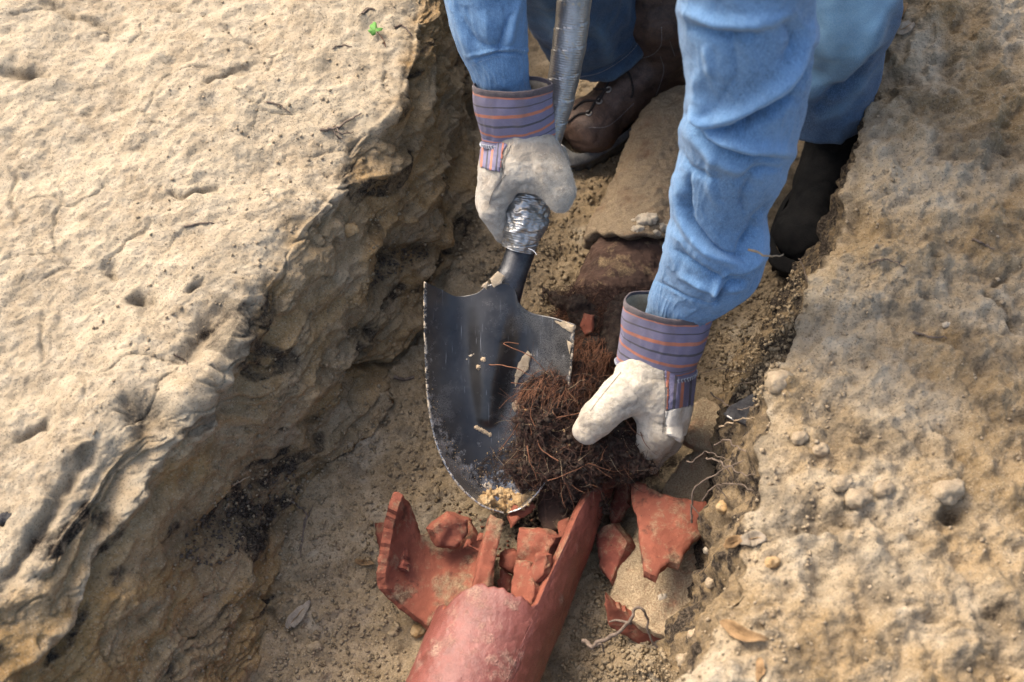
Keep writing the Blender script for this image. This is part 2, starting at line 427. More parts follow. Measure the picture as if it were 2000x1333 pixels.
def blade_mat():
    s = NT('worn_black_steel'); n = s.noise(10, 5, .65); n2 = s.noise(70, 5, .7); n3 = s.noise(700, 3, .8)
    uv = s.uv(); V = s.sep(uv)[1]; U = s.sep(uv)[0]
    c = s.mix(s.rng(n, .35, .65), (.016, .016, .017), (.045, .043, .041))
    # rubbed bare towards tip and edges
    edge = s.ma('ABSOLUTE', s.ma('MULTIPLY_ADD', U, 2., -1.))
    bare = s.ma('ADD', s.ma('MULTIPLY', s.rng(V, .35, .85), .85), s.ma('ADD', s.rng(edge, .55, 1., 0, .5), s.rng(n2, .3, .7, -.3, .3)))
    barem = s.rng(bare, .55, .85)
    sc = s.noise(1, 3, .6, vec=s.map(s.co(), (520, 22, 22), (.3, .2, -.45))); sc2 = s.noise(1, 2, .6, vec=s.map(s.co(), (420, 14, 14), (.2, .5, .5)))
    scr = s.ma('MAXIMUM', s.rng(sc, .69, .73), s.rng(sc2, .70, .74))
    c = s.mix(barem, c, s.mix(s.rng(n3, .4, .6), (.32, .31, .295), (.50, .485, .46)))
    c = s.mix(s.ma('MULTIPLY', scr, .5), c, (.35, .36, .38))
    dust_sheen = s.ma('MULTIPLY', s.rng(s.ma('ADD', s.ma('MULTIPLY', U, .10), s.noise(5.5, 5, .7, vec=s.map(s.co(), loc=(.3, .1, 0)))), .50, .68), s.rng(n3, .38, .6))  # dust film, thickened to the right to paint in that half's sheen
    c = s.mix(s.ma('MULTIPLY', dust_sheen, .55), c, (.27, .255, .23))
    mud = s.ma('MAXIMUM', s.rng(s.noise(17, 5, .65, vec=s.map(s.co(), loc=(.61, .2, .37))), .665, .685), s.ma('MULTIPLY', s.rng(edge, .965, .99), s.rng(s.noise(160, 4, .7), .5, .58)))
    c = s.mix(mud, c, s.mix(s.rng(n3, .4, .6), (.42, .33, .22), (.55, .47, .35)))
    me = s.ma('MULTIPLY', s.ma('MULTIPLY_ADD', barem, .55, .35), s.ma('SUBTRACT', 1., mud))
    ro = s.ma('ADD', s.ma('MULTIPLY', s.ma('ADD', mud, dust_sheen), .35, clamp=True), s.rng(n2, .3, .7, .14, .30))
    b = s.bump(mud, .0012, .8); b = s.bump(n3, .0003, .7, b)
    return s.fin(c, ro, b, metal=me)
def plain(name, c1, c2, rough=.8, sc=60, bump=.001, spec=.3, metal=0.):
    s = NT(name); n = s.noise(sc, 4, .65); n3 = s.noise(sc*8, 3, .7)
    c = s.mix(s.rng(n, .35, .65), c1, c2); c = s.mix(s.ma('MULTIPLY', s.rng(n3, .5, .7), .3), c, [min(1, x*1.5) for x in c2])
    return s.fin(c, rough, s.bump(n3, bump, .8), spec=spec, metal=metal)

M = dict(
 soil=soil_mat(), clod=clod_mat(), ochre=ochre_sand_mat(),
 glazed=clay_mat('glazed_clay', (.145, .044, .033), (.20, .066, .052), glaze=1, sand=.07, dirtc=(.30, .20, .145), dark=.25),
 terra=clay_mat('terracotta', (.16, .050, .030), (.23, .074, .044), sand=.26, dark=.75),
 terra_dark=clay_mat('dark_terracotta', (.12, .036, .024), (.20, .056, .036), sand=.35, dark=.7),
 pipe_soil=clay_mat('pipe_soil', (.12, .075, .045), (.17, .11, .065), sand=.9, dirtc=(.185, .142, .092)),
 sandy_clay=clay_mat('sandy_clay', (.22, .12, .07), (.34, .15, .085), sand=.95, dirtc=(.24, .185, .115)),
 soiled_pipe=clay_mat('soiled_clay', (.035, .021, .016), (.075, .043, .030), sand=.12, dirtc=(.25, .18, .1)),
 denim=denim('blue_denim', (.044, .110, .215), (.078, .166, .292)),
 jeans=denim('jeans_denim', (.009, .030, .066), (.020, .056, .112), worn_lit=((.17, .34, .48), (.36, .54, .64))),  # the pale pair also paints the lit knee
 suede_nap=plain('suede_nap', (.5,.46,.38), (.62,.57,.48), .95, 90),
 suede=suede('pale_suede', (.42, .365, .275), (.56, .50, .40)),
 suede2=suede('grey_suede', (.33, .29, .235), (.44, .40, .33), .3),
 cuff=stripes('striped_cotton'), panel=stripes('striped_cotton_panel', False),
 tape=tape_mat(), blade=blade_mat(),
 black=plain('black_steel', (.012, .013, .016), (.04, .042, .046), .32, 40, .0006, .5, .3),
 boot=plain('brown_leather', (.042, .025, .018), (.11, .066, .046), .5, 50, .0015, .4),
 sole=plain('grey_rubber', (.05, .05, .052), (.12, .115, .105), .85, 70, .001),
 rubber=plain('black_rubber', (.003, .003, .003), (.010, .009, .008), .8, 60, .003, .2),
 lace=plain('dark_lace', (.015, .012, .011), (.04, .032, .028), .9, 300),
 steel=plain('dull_metal', (.3, .28, .25), (.45, .42, .38), .45, 200, .0004, .5, .8),
 thread=plain('pale_thread', (.42, .45, .5), (.6, .62, .65), .9, 300),
 thread2=plain('grey_thread', (.22, .21, .22), (.4, .39, .38), .9, 300),
 lining=plain('cream_lining', (.30, .24, .16), (.42, .34, .24), .95, 80),
 root=plain('brown_root', (.026, .013, .010), (.07, .036, .026), .85, 120, .0005),
 root_red=plain('rusty_root', (.10, .042, .022), (.20, .092, .05), .85, 120, .0005),
 root_pale=plain('pale_root', (.20, .145, .09), (.33, .25, .16), .9, 120, .0005),
 humus=plain('black_humus', (.022, .015, .011), (.075, .052, .037), .9, 160, .003),
 twig=plain('grey_twig', (.085, .062, .045), (.17, .13, .10), .9, 150, .001),
 leaf_dry=plain('dry_leaf', (.12, .07, .03), (.23, .145, .07), .8, 90, .0006),
 leaf_grey=plain('grey_leaf', (.17, .14, .10), (.27, .22, .16), .8, 90, .0006),
 clover=plain('clover_green', (.05, .15, .02), (.09, .22, .04), .6, 90, .0005),
 stone=plain('pale_stone', (.32, .27, .20), (.44, .38, .29), .9, 80, .002),
 pebble=plain('tan_pebble', (.26, .19, .12), (.40, .31, .2), .85, 80, .001),
 drycrumb=plain('dry_crumb', (.23, .175, .11), (.34, .27, .18), .95, 80, .002),
 humus2=plain('speckled_humus', (.05, .038, .028), (.14, .11, .08), .9, 160, .003),
 seam=plain('seam_thread', (.12, .11, .10), (.22, .20, .18), .9, 300),
 mud=plain('dried_mud', (.30, .235, .155), (.42, .34, .24), .95, 120, .003),
 char=plain('charcoal', (.01, .01, .012), (.04, .038, .038), .6, 90, .002),
 skin=plain('skin', (.45, .26, .18), (.55, .33, .24), .6, 90, .0004),
 hair=plain('grey_hair', (.10, .09, .08), (.2, .18, .16), .8, 200, .002),
)
# ------------------------------------------------------------------ the ground: two banks and the trench between them, one sheet
def curve_from(pts):
    A = np.array([list(P(*p)) for p in pts]); A = A[np.argsort(A[:, 1])]; return A
EL = curve_from([(870,-220,.33),(850,-100,.33),(822,40,.33),(795,130,.33),(705,270,.33),(620,400,.335),(480,590,.34),(365,760,.35),(240,880,.36),(110,1040,.37),(-10,1190,.38),(-150,1400,.385),(-260,1560,.39)])
FL = curve_from([(935,-150,0),(918,60,0),(915,180,0),(925,300,0),(930,420,0),(880,520,0),(835,640,0),(770,730,0),(705,850,0),(600,960,0),(555,1080,0),(530,1200,0),(500,1333,0),(470,1480,0)])
ER = curve_from([(1765,-180,.36),(1752,-60,.36),(1738,40,.36),(1715,200,.36),(1630,480,.36),(1565,640,.36),(1500,780,.375),(1480,930,.39),(1450,1080,.40),(1402,1230,.41),(1368,1333,.42),(1300,1500,.42)])
FR = np.array([(.62,.95),(.60,.5),(.565,.25),(.425,.06),(.315,-.1),(.265,-.25),(.24,-.4),(.205,-.55),(.17,-.8)])[::-1]
yc = np.concatenate([-np.geomspace(.80, 45, 26)[::-1], np.linspace(-.76, .80, 660), np.geomspace(.84, 45, 26)])
def ci(C, y, k): return np.interp(y, C[:, 1], C[:, k])
def wob(y, s, a, o): return a*fbm(np.stack([y, y*0+o, y*0], 1), s, 3)
xEL, zEL = ci(EL, yc, 0)+wob(yc, 7, .014, 3.), ci(EL, yc, 2)
xFL = ci(FL, yc, 0)+wob(yc, 9, .012, 9.)
xER, zER = ci(ER, yc, 0)+wob(yc, 8, .016, 13.), ci(ER, yc, 2)
xFR = np.interp(yc, FR[:, 1], FR[:, 0])+wob(yc, 9, .008, 19.)
segs = [(-45, -1.0, 22, 'g'), ('a', 290), ('b', 215), ('c', 250), ('d', 95), ('e', 235), (1.02, 45, 22, 'g')]
cols = []; reg = []
def seg(x0, x1, n, r):
    t = (np.arange(n)/n)[None, :]; cols.append(x0[:, None]*(1-t)+x1[:, None]*t); reg.append(np.stack([np.full(n, r), t[0]], 1))
one = np.ones(len(yc))
gx = -np.geomspace(1.0, 45, 22)[::-1][:-1]
cols.append(np.repeat(gx[None], len(yc), 0)); reg.append(np.stack([np.full(21, 0.), gx*0], 1))
seg(-1.0*one, xEL, 290, 0); seg(xEL, xFL, 215, 1); seg(xFL, xFR, 250, 2); seg(xFR, xER, 95, 3); seg(xER, 1.02*one, 235, 4)
gx = np.geomspace(1.02, 45, 22); cols.append(np.repeat(gx[None], len(yc), 0)); reg.append(np.stack([np.full(22, 4.), np.ones(22)], 1))
X = np.concatenate(cols, 1); rg = np.vstack(reg); nv, nu = X.shape
Y = np.repeat(yc[:, None], nu, 1); rgn = np.repeat(rg[None, :, 0], nv, 0); tt = np.repeat(rg[None, :, 1], nv, 0)
ZL = zEL[:, None]; ZR = zER[:, None]
fl_h = .004+.03*smooth(.62, 1, tt)**2+.012*smooth(.25, 0, tt)       # the floor rises a little at both sides
gl = .86*tt**1.05+.14*smooth(.0, 1, tt)
Z = np.select([rgn == 0, rgn == 1, rgn == 2, rgn == 3, rgn == 4],
              [ZL+0*X, ZL*(1-gl)+.016*gl, fl_h, .034*(1-tt**.85)+ZR*tt**.85, ZR+.012*smooth(0, .3, tt)])
# rounded brinks
dEL = np.where(rgn == 0, (xEL[:, None]-X), 0); Z -= np.where(rgn == 0, .016*np.exp(-dEL/.028), 0)
Z -= np.where(rgn == 1, .016*np.exp(-tt/.10), 0)
dER = np.where(rgn == 4, (X-xER[:, None]), 0); Z -= np.where(rgn == 4, .022*np.exp(-dER/.03), 0); Z -= np.where(rgn == 3, .022*np.exp(-(1-tt)/.2), 0)
V = np.stack([X, Y, Z], -1).reshape(-1, 3); dERf = np.maximum(dER, 0).ravel()
rgn, tt = rgn.ravel(), tt.ravel()
bank = (rgn == 0)|(rgn == 4); wallL = rgn == 1; flo = rgn == 2; wallR = rgn == 3
near = np.abs(V[:, 1]) < .9
Nn = gnormals(V, nu, nv); Nn *= np.sign(Nn[:, 2:3]+1e-9)
px, py, dd = proj(V); px = np.where(near & (dd > .3), px, -9999)
# soft weights of the five regions
wL = np.where(rgn == 0, np.exp(-(np.maximum(xEL.repeat(nu)-V[:, 0], 0))/.05), np.where(wallL, 1, np.where(flo, np.exp(-tt/.05), 0)))
wR = np.where(rgn == 4, np.exp(-(np.maximum(V[:, 0]-xER.repeat(nu), 0))/.04), np.where(wallR, 1, np.where(flo, np.exp(-(1-tt)/.06), 0)))
wbL = (rgn == 0)*1.; wbR = (rgn == 4)*1.
D = np.zeros(len(V)); humus = np.zeros(len(V)); ochre = np.zeros(len(V)); dry = np.zeros(len(V)); crumb = np.zeros(len(V))
big = fbm(V, 6, 3); mid = fbm(V, 22, 3, .55, 3.); fine = fbm(V, 75, 3, .6, 7.); vf = fbm(V, 190, 2, .6, 1.)
D += .016*big*(.45+.55*np.where(bank, 1, .8)) + .0065*mid + .0022*fine + .0010*vf
# right bank: heaped, lumpy spoil
lump = np.abs(fbm(V, 11, 4, .55, 31.)); D += wbR*(.024*(.35-lump)+.009*fbm(V, 30, 3, .6, 5.))
d1, d2, idn = worley(V, 34, 3.); cl = (d2-d1)
D += wbR*.004*smooth(0, .45, cl)*(idn > .72); crumb += wbR*.4
d1b, d2b, idb = worley(V+.01*mid[:, None], 75, 9.); D += (flo*1.+wbR*.8)*.0026*smooth(0, .45, d2b-d1b)*(idb > .6)*smooth(-.1, .2, mid)
# left bank: packed dry sand with cracks and pits
ck1, ck2, cid = worley(V+.035*np.stack([fbm(V, 9, 3, .5, 2.), fbm(V, 9, 3, .5, 8.), V[:, 2]*0], 1), 9.5, 1.)
crk = np.exp(-((ck2-ck1)/.022)**2)*smooth(.05, .35, fbm(V, 9.3, 2, .5, 40.)+.02)
D -= wbL*.004*crk; D += wbL*.001*(cid-.5)*smooth(0, .2, ck2-ck1)
pit = smooth(.28, .5, fbm(V, 60, 2, .5, 55.)); D -= wbL*.0018*pit*smooth(-.1, .25, fbm(V, 6, 2, .5, 77.))
D += wbL*.0022*perlin(np.stack([(V[:, 0]*.8-V[:, 1]*.6)*14, (V[:, 0]*.6+V[:, 1]*.8)*85, V[:, 2]*20], 1))*smooth(-.1, .2, fbm(V, 3.1, 2, .5, 90.))
# left wall: spade-cut strata running along the trench and down its length
al = V[:, 1]*1.0+V[:, 0]*.25
sw = .05*fbm(V, 5, 2, .5, 12.)
lay = V[:, 2]+.32*al+sw
strat = perlin(np.stack([lay*38, al*2.2, lay*0+2.], 1)); strat2 = perlin(np.stack([lay*95, al*5, lay*0+5.], 1)); strat3 = perlin(np.stack([lay*230, al*9, lay*0+9], 1))
terr = np.abs(perlin(np.stack([lay*17, al*3.1, V[:, 0]*5], 1)))
D += wL*np.where(wallL|flo, 1, .3)*(.020*(.3-terr)+.012*strat*smooth(-.3, .3, big)+.0050*strat2+.0030*strat3*smooth(0, .25, fbm(V, 7, 2, .5, 61)))
D += wL*.016*fbm(V, 9, 3, .5, 44.)
fk = np.stack([lay*26+.9*fbm(V, 16, 2, .5, 5.), al*9+.6*fbm(V, 20, 2, .5, 6.), lay*0], 1); f1, f2, fid = worley(fk, 1., 2.)
D += wL*np.where(wallL|flo, 1, .15)*(.0075*(fid-.5)*smooth(0, .16, f2-f1)-.004*np.exp(-((f2-f1)/.05)**2))
fk = np.stack([lay*70+.9*fbm(V, 30, 2, .5, 5.), al*30+.6*fbm(V, 40, 2, .5, 6.), lay*0], 1); f1, f2, fid2 = worley(fk, 1., 7.)
D += wL*np.where(wallL|flo, 1, .1)*.0030*(fid2-.5)*smooth(0, .25, f2-f1)*smooth(-.1, .2, fbm(V, 8, 2, .5, 91.))
ochre += .9*wL*smooth(-.1, .25, fbm(np.stack([lay*2.4, al, V[:, 0]], 1), 5, 3, .5, 71.)+.3*strat*.5)
humus += wL*.7*smooth(.33, .46, fbm(np.stack([lay*2.2, al*.8, V[:, 0]], 1), 7, 3, .6, 23.))
D += wR*(wallR*1.+.3)*(.014*fbm(V, 14, 3, .6, 4.)+.006*np.abs(fbm(V, 40, 2, .6, 6.)))
# hollows and lumps copied from the place, one by one: (region, line in the picture, width, height)
sel = {'L': (rgn <= 1) | (flo & (tt < .3)), 'F': flo | wallR | (wallL & (tt > .7)), 'R': (rgn >= 3)}
wpx = 14*fbm(V, 30, 2, .5, 3.); wpy = 14*fbm(V, 30, 2, .5, 13.)
PX, PY = px+wpx, py+wpy
def sculpt(where, pts, wd, amp, hum=0., och=0., dr=0., sharp=2.):
    m = sel[where] & (px > -500)
    x, y = PX[m], PY[m]; bb = np.array(pts)
    k = (x > bb[:, 0].min()-3*wd) & (x < bb[:, 0].max()+3*wd) & (y > bb[:, 1].min()-3*wd) & (y < bb[:, 1].max()+3*wd)
    ix = np.nonzero(m)[0][k]; d, t = dline(x[k], y[k], pts); g = np.exp(-(d/wd)**sharp)*(.55+.45*np.sin(np.pi*np.clip(t*.9+.05, 0, 1)))
    D[ix] += amp*g; humus[ix] = np.clip(humus[ix]+hum*g, -1, 1); ochre[ix] = np.clip(ochre[ix]+och*g, 0, 1.2); dry[ix] += dr*g
# left bank: pits, grooves
sculpt('L', [(10,140),(45,150),(90,150)], 11, -.022, .5); sculpt('L', [(255,578),(285,588)], 13, -.022, .5)
sculpt('L', [(430,625),(400,655),(372,700)], 22, -.030, .6); sculpt('L', [(250,790),(300,820),(285,850)], 26, -.030, .75)
sculpt('L', [(440,660),(400,720),(360,790),(350,822)], 38, .030, -.3, 0, .6, 3.); sculpt('L', [(445,735),(420,765)], 12, -.006, .7)
sculpt('L', [(640,115),(660,140)], 14, -.008); sculpt('L', [(330,370),(360,382),(425,368)], 5, -.012, .3); sculpt('L', [(400,170),(420,155),(495,140)], 6, -.010, .2)
sculpt('L', [(20,325),(28,440)], 5, -.007, .2); sculpt('L', [(200,510),(290,430)], 4, -.006); sculpt('L', [(215,515),(222,530)], 9, -.014, .4)
sculpt('L', [(370,572),(400,560)], 7, -.012, .7); sculpt('L', [(465,555),(480,590)], 14, .012, .3, 0, .4); sculpt('L', [(240,50),(90,10)], 8, -.009, .3)
sculpt('L', [(80,610),(75,700)], 6, -.006, .3); sculpt('L', [(25,850),(85,830),(90,820)], 6, -.010, .4); sculpt('L', [(340,0),(350,12)], 10, -.012, .4)
sculpt('L', [(130,890),(170,870)], 12, .012, .5); sculpt('L', [(0,1015)], 14, -.012, .9)
# bottom-left ledge: a pale crumbling ridge with a dark groove above it
sculpt('L', [(170,890),(120,960),(60,1060),(0,1150)], 16, -.020, .45); sculpt('L', [(325,850),(270,950),(175,1120),(150,1190),(60,1290)], 17, .020, -.5, 0, .9)
sculpt('L', [(250,880),(180,980),(110,1080)], 34, -.014, .15); sculpt('L', [(230,990),(200,1100),(130,1230),(50,1333)], 26, -.022, .12)
# wall: spade ledges, humus pockets, ochre smears
sculpt('L', [(545,1010),(470,1000),(400,1040),(370,1090)], 44, -.012, .5); sculpt('L', [(560,900),(520,930),(505,965)], 30, -.010, .55)
sculpt('L', [(820,480),(760,500),(735,560)], 20, -.010, .55); sculpt('L', [(590,940),(660,900),(700,870)], 9, -.012, .5)
sculpt('L', [(640,770),(600,770),(575,830),(600,870)], 20, .016, -.5, .8, .1); sculpt('L', [(700,700),(760,680),(800,630)], 20, .020, -.5, .8, .15)
sculpt('L', [(690,730),(770,700),(830,640)], 8, -.018, .3); sculpt('L', [(870,470),(780,430),(740,450),(700,510),(690,640)], 11, .012, -.3, .9)
sculpt('L', [(900,500),(800,480),(740,510),(710,600)], 9, -.010, .1, .7); sculpt('L', [(665,445),(680,470)], 15, .012, -.5, .4, .5)
sculpt('L', [(905,200),(895,330),(880,420)], 20, -.020, .3); sculpt('L', [(815,60),(812,180),(800,300)], 8, -.016, .25); sculpt('L', [(870,10),(865,160),(850,290)], 8, -.014, .25); sculpt('L', [(840,120),(836,260)], 12, .012, -.2)
sculpt('L', [(640,640),(560,690),(520,760)], 28, .012); sculpt('L', [(560,620),(520,680),(440,800)], 20, -.012)
sculpt('L', [(735,770),(700,800),(735,850)], 22, .018, -.6, 0, .1); sculpt('L', [(640,880),(655,990),(560,1050)], 22, .010)
for k in range(13):     # fan of root-like furrows low on the wall
    a = k/12; sculpt('L', [(300+150*a, 1345),(380+130*a, 1240+12*a),(500+100*a, 1130+60*a)], 3.4, -.006+.002*math.sin(k*5), .05)
    sculpt('L', [(215+90*a, 1290),(270+90*a, 1180),(330+90*a, 1110+10*a)], 3.2, -.005)
sculpt('L', [(480,1090),(500,1150),(560,1230)], 5, -.008, .3); sculpt('L', [(270,1190),(420,1333)], 6, .006)
# floor
sculpt('F', [(610,1265)], 16, .012); sculpt('F', [(560,1160),(545,1215)], 8, .004); sculpt('F', [(820,980),(790,1000)], 26, .010, -.3, .4); sculpt('F', [(815,1230)], 20, .012, 0, .5)
sculpt('F', [(1150,330),(1180,390),(1120,440)], 34, .008, 0, .3); sculpt('F', [(1100,480),(1085,560)], 26, -.008); sculpt('F', [(1110,560),(1080,590)], 10, -.004, .7)
sculpt('F', [(1150,620),(1230,760),(1290,880),(1240,960)], 60, -.006, .95); sculpt('F', [(980,1000),(1050,1010),(1120,980)], 45, -.002, .9)
sculpt('F', [(1450,690),(1400,640)], 40, .012); sculpt('F', [(1690,240),(1610,400),(1560,560),(1500,740)], 30, 0, .85); sculpt('F', [(1210,1290),(1290,1310)], 20, .012, .3, .2)
sculpt('F', [(1000,370),(1150,370)], 60, 0, -.3, .3)
sculpt('F', [(1560,400),(1600,460),(1540,520)], 40, -.008, .45)
# right bank
for (x, y, wd, a, h) in [(1870,1005,26,-.045,.9),(1835,955,28,.024,-.3),(1600,1150,34,-.026,.35),(1540,1150,20,-.014,.4),(1620,1205,30,.012,0),(1780,1100,22,-.018,.5),(1740,1080,20,-.01,.3),
     (1700,60,14,-.02,.6),(1690,860,18,-.012,.4),(1520,745,34,.020,-.3),(1560,800,30,-.008,.3),(1600,930,24,.014,0),(1640,940,22,.014,0),(1690,950,20,.012,0),(1950,1190,16,-.014,.8),(1790,1100,14,.008,0),
     (1700,360,26,.012,0),(1745,480,40,.014,-.2),(1820,780,30,-.01,.3),(1600,620,36,.014,0),(1900,430,20,-.012,.2),(1660,560,22,-.010,.3),(1700,740,22,.010,0),(1960,260,18,-.014,.2),(1850,120,24,-.010,.2),(1980,430,24,-.018,.1)]:
    sculpt('R', [(x, y)], wd, a, h)
sculpt('R', [(1800,1060),(1700,1010),(1600,1040)], 9, -.012, .2); sculpt('R', [(1500,1060),(1620,1050)], 10, .008)
for k in range(6): sculpt('R', [(1720+40*k, 1180+25*k),(1850+30*k, 1190+26*k)], 4, -.006)
sculpt('R', [(1990,520),(1930,560),(1990,640)], 5, -.010, .2); sculpt('R', [(1700,515),(1740,505),(1765,520)], 4, .006, .2)
# colour fields of the soil, some light and shade painted in: dry crust on the flat tops, damp below the brink
edgeL = np.where(rgn == 0, np.maximum(xEL.repeat(nu)-V[:, 0], 0), np.where(rgn == 1, -tt*.2, -1))
dry += np.where(rgn <= 1, smooth(-.018, .022, edgeL+.02*fbm(V, 18, 3, .6, 2.)), 0)
dry += np.where(rgn == 4, .36+.9*fbm(V, 8, 4, .6, 8.)+.40*np.exp(-dERf/.05), np.where(wallR, .1*tt, 0)) + np.where(flo, .30+.5*smooth(.1, .5, fbm(V, 8, 3, .5, 28.)), 0)  # right brink: its lit edge painted in as a paler, drier tone
dry += np.where(wallL, .12+.3*smooth(.1, .5, fbm(V, 12, 3, .5, 18.)), 0)
humus += np.where(rgn == 4, .42*smooth(.12, .5, fbm(V, 12, 4, .6, 66.)), 0)+np.where(rgn == 0, .2*crk, 0)+np.where(wallR, .45+.6*smooth(.0, .4, fbm(V, 16, 3, .6, 16.)), 0)+np.where(flo, .3*smooth(.25, .5, fbm(V, 14, 3, .6, 26.)), 0)
dry -= np.where((rgn <= 1) & (px > -400), .55*smooth(-40, 60, (py-(1195-px*.98)))*smooth(860, 920, py), 0)  # lower left: its shade painted in as a browner, less dry tone
V = V+Nn*np.where(near, D, D*.6)[:, None]
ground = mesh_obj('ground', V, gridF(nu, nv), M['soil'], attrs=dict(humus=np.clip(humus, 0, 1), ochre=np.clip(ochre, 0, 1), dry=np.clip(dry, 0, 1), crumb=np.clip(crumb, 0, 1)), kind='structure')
del X, Y, Z, D, px, py, PX, PY, wpx, wpy
bpy.context.view_layer.update()
def gpoint(a, b, off=0.):
    p, n = hits(ground, a, b); return (p+n*off if p is not None else P(a, b, 0.)), (n if n is not None else np.array([0, 0, 1.]))
# ------------------------------------------------------------------ clay pipes and shards
PA = P(925, 1333, .06); PB = P(1268, 470, .06); PD = (PB-PA)/np.linalg.norm(PB-PA); PLEN = np.linalg.norm(PB-PA)
PSIDE = np.cross(PD, [0, 0, 1.]); PSIDE /= np.linalg.norm(PSIDE); PUP = np.cross(PSIDE, PD)      # side points right
def pipe_shell(name, t0, t1f, r, th, mat, parent, nth=150, nl=120, a0=0., a1=2*math.pi, rough=.002, t0f=None, label=None, kind=None, droop=0.):
    """shell of a pipe from t0 to t1f(angle) metres along the axis; angle 0 = right side, 90 = top"""
    full = abs(a1-a0-2*math.pi) < 1e-6
    A = np.linspace(a0, a1, nth, endpoint=not full); s = np.linspace(0, 1, nl)
    end = np.array([t1f(a) for a in A]); st = np.array([t0f(a) for a in A]) if t0f else np.full(nth, t0)
    def sheet(rr, e, b):
        T = (st+b)[None]*(1-s[:, None])+(end+e)[None]*s[:, None]
        AA = np.repeat(A[None], nl, 0)
        pt = PA+T[..., None]*PD+rr*(np.cos(AA)[..., None]*PSIDE+np.sin(AA)[..., None]*PUP)
        return pt.reshape(-1, 3)
    je = .0035*perlin(np.stack([A*9, A*0, A*0+4], 1))
    rows_o = sheet(r, 0, 0); rows_i = sheet(r-th, je, 0)
    no = np.repeat((np.cos(A)[:, None]*PSIDE+np.sin(A)[:, None]*PUP)[None], nl, 0).reshape(-1, 3)
    rows_o = rows_o+no*(rough*fbm(rows_o, 14, 3)+.0006*fbm(rows_o, 90, 2))[:, None]
    m = (rows_o[-nth:]+rows_i[-nth:])/2+PD*(.002*perlin(rows_o[-nth:]*180))[:, None]
    m0 = (rows_o[:nth]+rows_i[:nth])/2
    V = np.vstack([rows_o, m, rows_i[::-1].reshape(nl, nth, 3)[:, ::-1].reshape(-1, 3)]) if False else np.vstack([rows_o, m, rows_i.reshape(nl, nth, 3)[::-1].reshape(-1, 3), m0])
    F = gridF(nth, 2*nl+2, full)
    last = (2*nl+1)*nth; i = np.arange(nth if full else nth-1); i2 = (i+1) % nth
    F = np.vstack([F, np.stack([last+i, last+i2, i2, i], 1)])
    if not full:
        L = 2*nl+2; c0 = np.arange(nl-1)
        for c in (0, nth-1):
            o = c0*nth+c; inn = (2*nl-c0)*nth+c; q = np.stack([o, o+nth, inn-nth, inn], 1)
            F = np.vstack([F, q if c else q[:, ::-1]])
    o = mesh_obj(name, V, F, mat, parent, label=label, kind=kind)
    if isinstance(mat, list):
        mi = np.zeros(len(F), np.int32); mi[(nl-1)*(nth if full else nth-1):] = 1; o.data.polygons.foreach_set('material_index', mi)
    return o
def t_at(a, b):     # length along the axis of a picture point on the pipe's top
    p = P(a, b, .13); return (p-PA)@PD
pipe = thing('clay_pipe', PA+PD*.05-PUP*.08, 'glossy red glazed clay drainpipe with a broken open end in front of the shovel tip', 'pipe')
tb = t_at(960, 1150)
edge_line = np.array([(868,1190),(882,1174),(900,1156),(918,1146),(940,1141),(965,1146),(992,1156),(1018,1168),(1040,1182),(1052,1178),(1062,1150),(1084,1105),(1108,1052),(1128,1004),(1156,958),(1188,936)], float)
def broken(a):
    d = math.degrees(a) % 360
    rough = .0016*math.sin(a*17)+.0008*math.sin(a*41+1)
    T = np.arange(.0, .60, .001); pts = PA+T[:, None]*PD+.083*(math.cos(a)*PSIDE+math.sin(a)*PUP); x, y, _ = proj(pts)
    dl, _ = dline(x, y, edge_line); k = int(np.argmin(dl))
    if dl[k] < 4 and d < 178: return T[k]+rough
    if d < 60: return tb+.245+rough
    if d >= 300: return tb+.235-.12*smooth(335, 300, d)+rough
    return tb-.035+rough
pipe_shell('barrel', -.42, broken, .083, .013, [M['glazed'], M['terra']], pipe, nth=360, nl=150)
far = thing('clay_pipe', PA+PD*(PLEN+.0)-PUP*.08, 'old clay pipe caked in brown soil running up between the hands', 'pipe')
def soil_pipe(name, ta, tz, r, mat, amp, sc):
    A = np.linspace(0, 2*math.pi, 220, endpoint=False); T = np.linspace(ta, tz, 200)
    AA, TT = np.meshgrid(A, T); 
    pt = PA+TT[..., None]*PD+r*(np.cos(AA)[..., None]*PSIDE+np.sin(AA)[..., None]*PUP)+PUP*.008
    pt = pt.reshape(-1, 3); nn = (np.cos(AA)[..., None]*PSIDE+np.sin(AA)[..., None]*PUP).reshape(-1, 3)
    pt = pt+nn*(amp*(fbm(pt, sc, 4, .6, 3.)+.5)*np.clip(nn[:, 2]+.6, 0, 1))[:, None]
    V = np.vstack([pt, [PA+ta*PD, PA+tz*PD]]); F = gridF(220, 200, True); n = len(pt)
    return V, F
tj = t_at(1245, 478)
V, F = soil_pipe('barrel', t_at(1150, 640), tj+.02, .077, None, .006, 26)
mesh_obj('barrel', V, F, M['soiled_pipe'], far)
def collar_r(T): return .087+.004*smooth(tj+.10, tj, T)-.05*smooth(tj+.27, tj+.42, T)
A = np.linspace(0, 2*math.pi, 240, endpoint=False); T = np.concatenate([[tj+.012]*2, np.linspace(tj, tj+.42, 260)])
rr = np.concatenate([[.05, .068], collar_r(T[2:])]); rr[2] -= .006; AA, TT = np.meshgrid(A, T)
nn = np.cos(AA)[..., None]*PSIDE+np.sin(AA)[..., None]*PUP
TT = TT+(.014*np.sin(AA*2+.6)+.005*np.sin(AA*5+2)+.003*np.sin(AA*13))*smooth(tj+.12, tj, TT)
pt = PA+(TT[..., None]*PD)+PUP*.018-PUP*(.09*smooth(tj+.27, tj+.42, TT))[..., None]+rr[:, None, None]*nn; pt = pt.reshape(-1, 3); nn = nn.reshape(-1, 3)
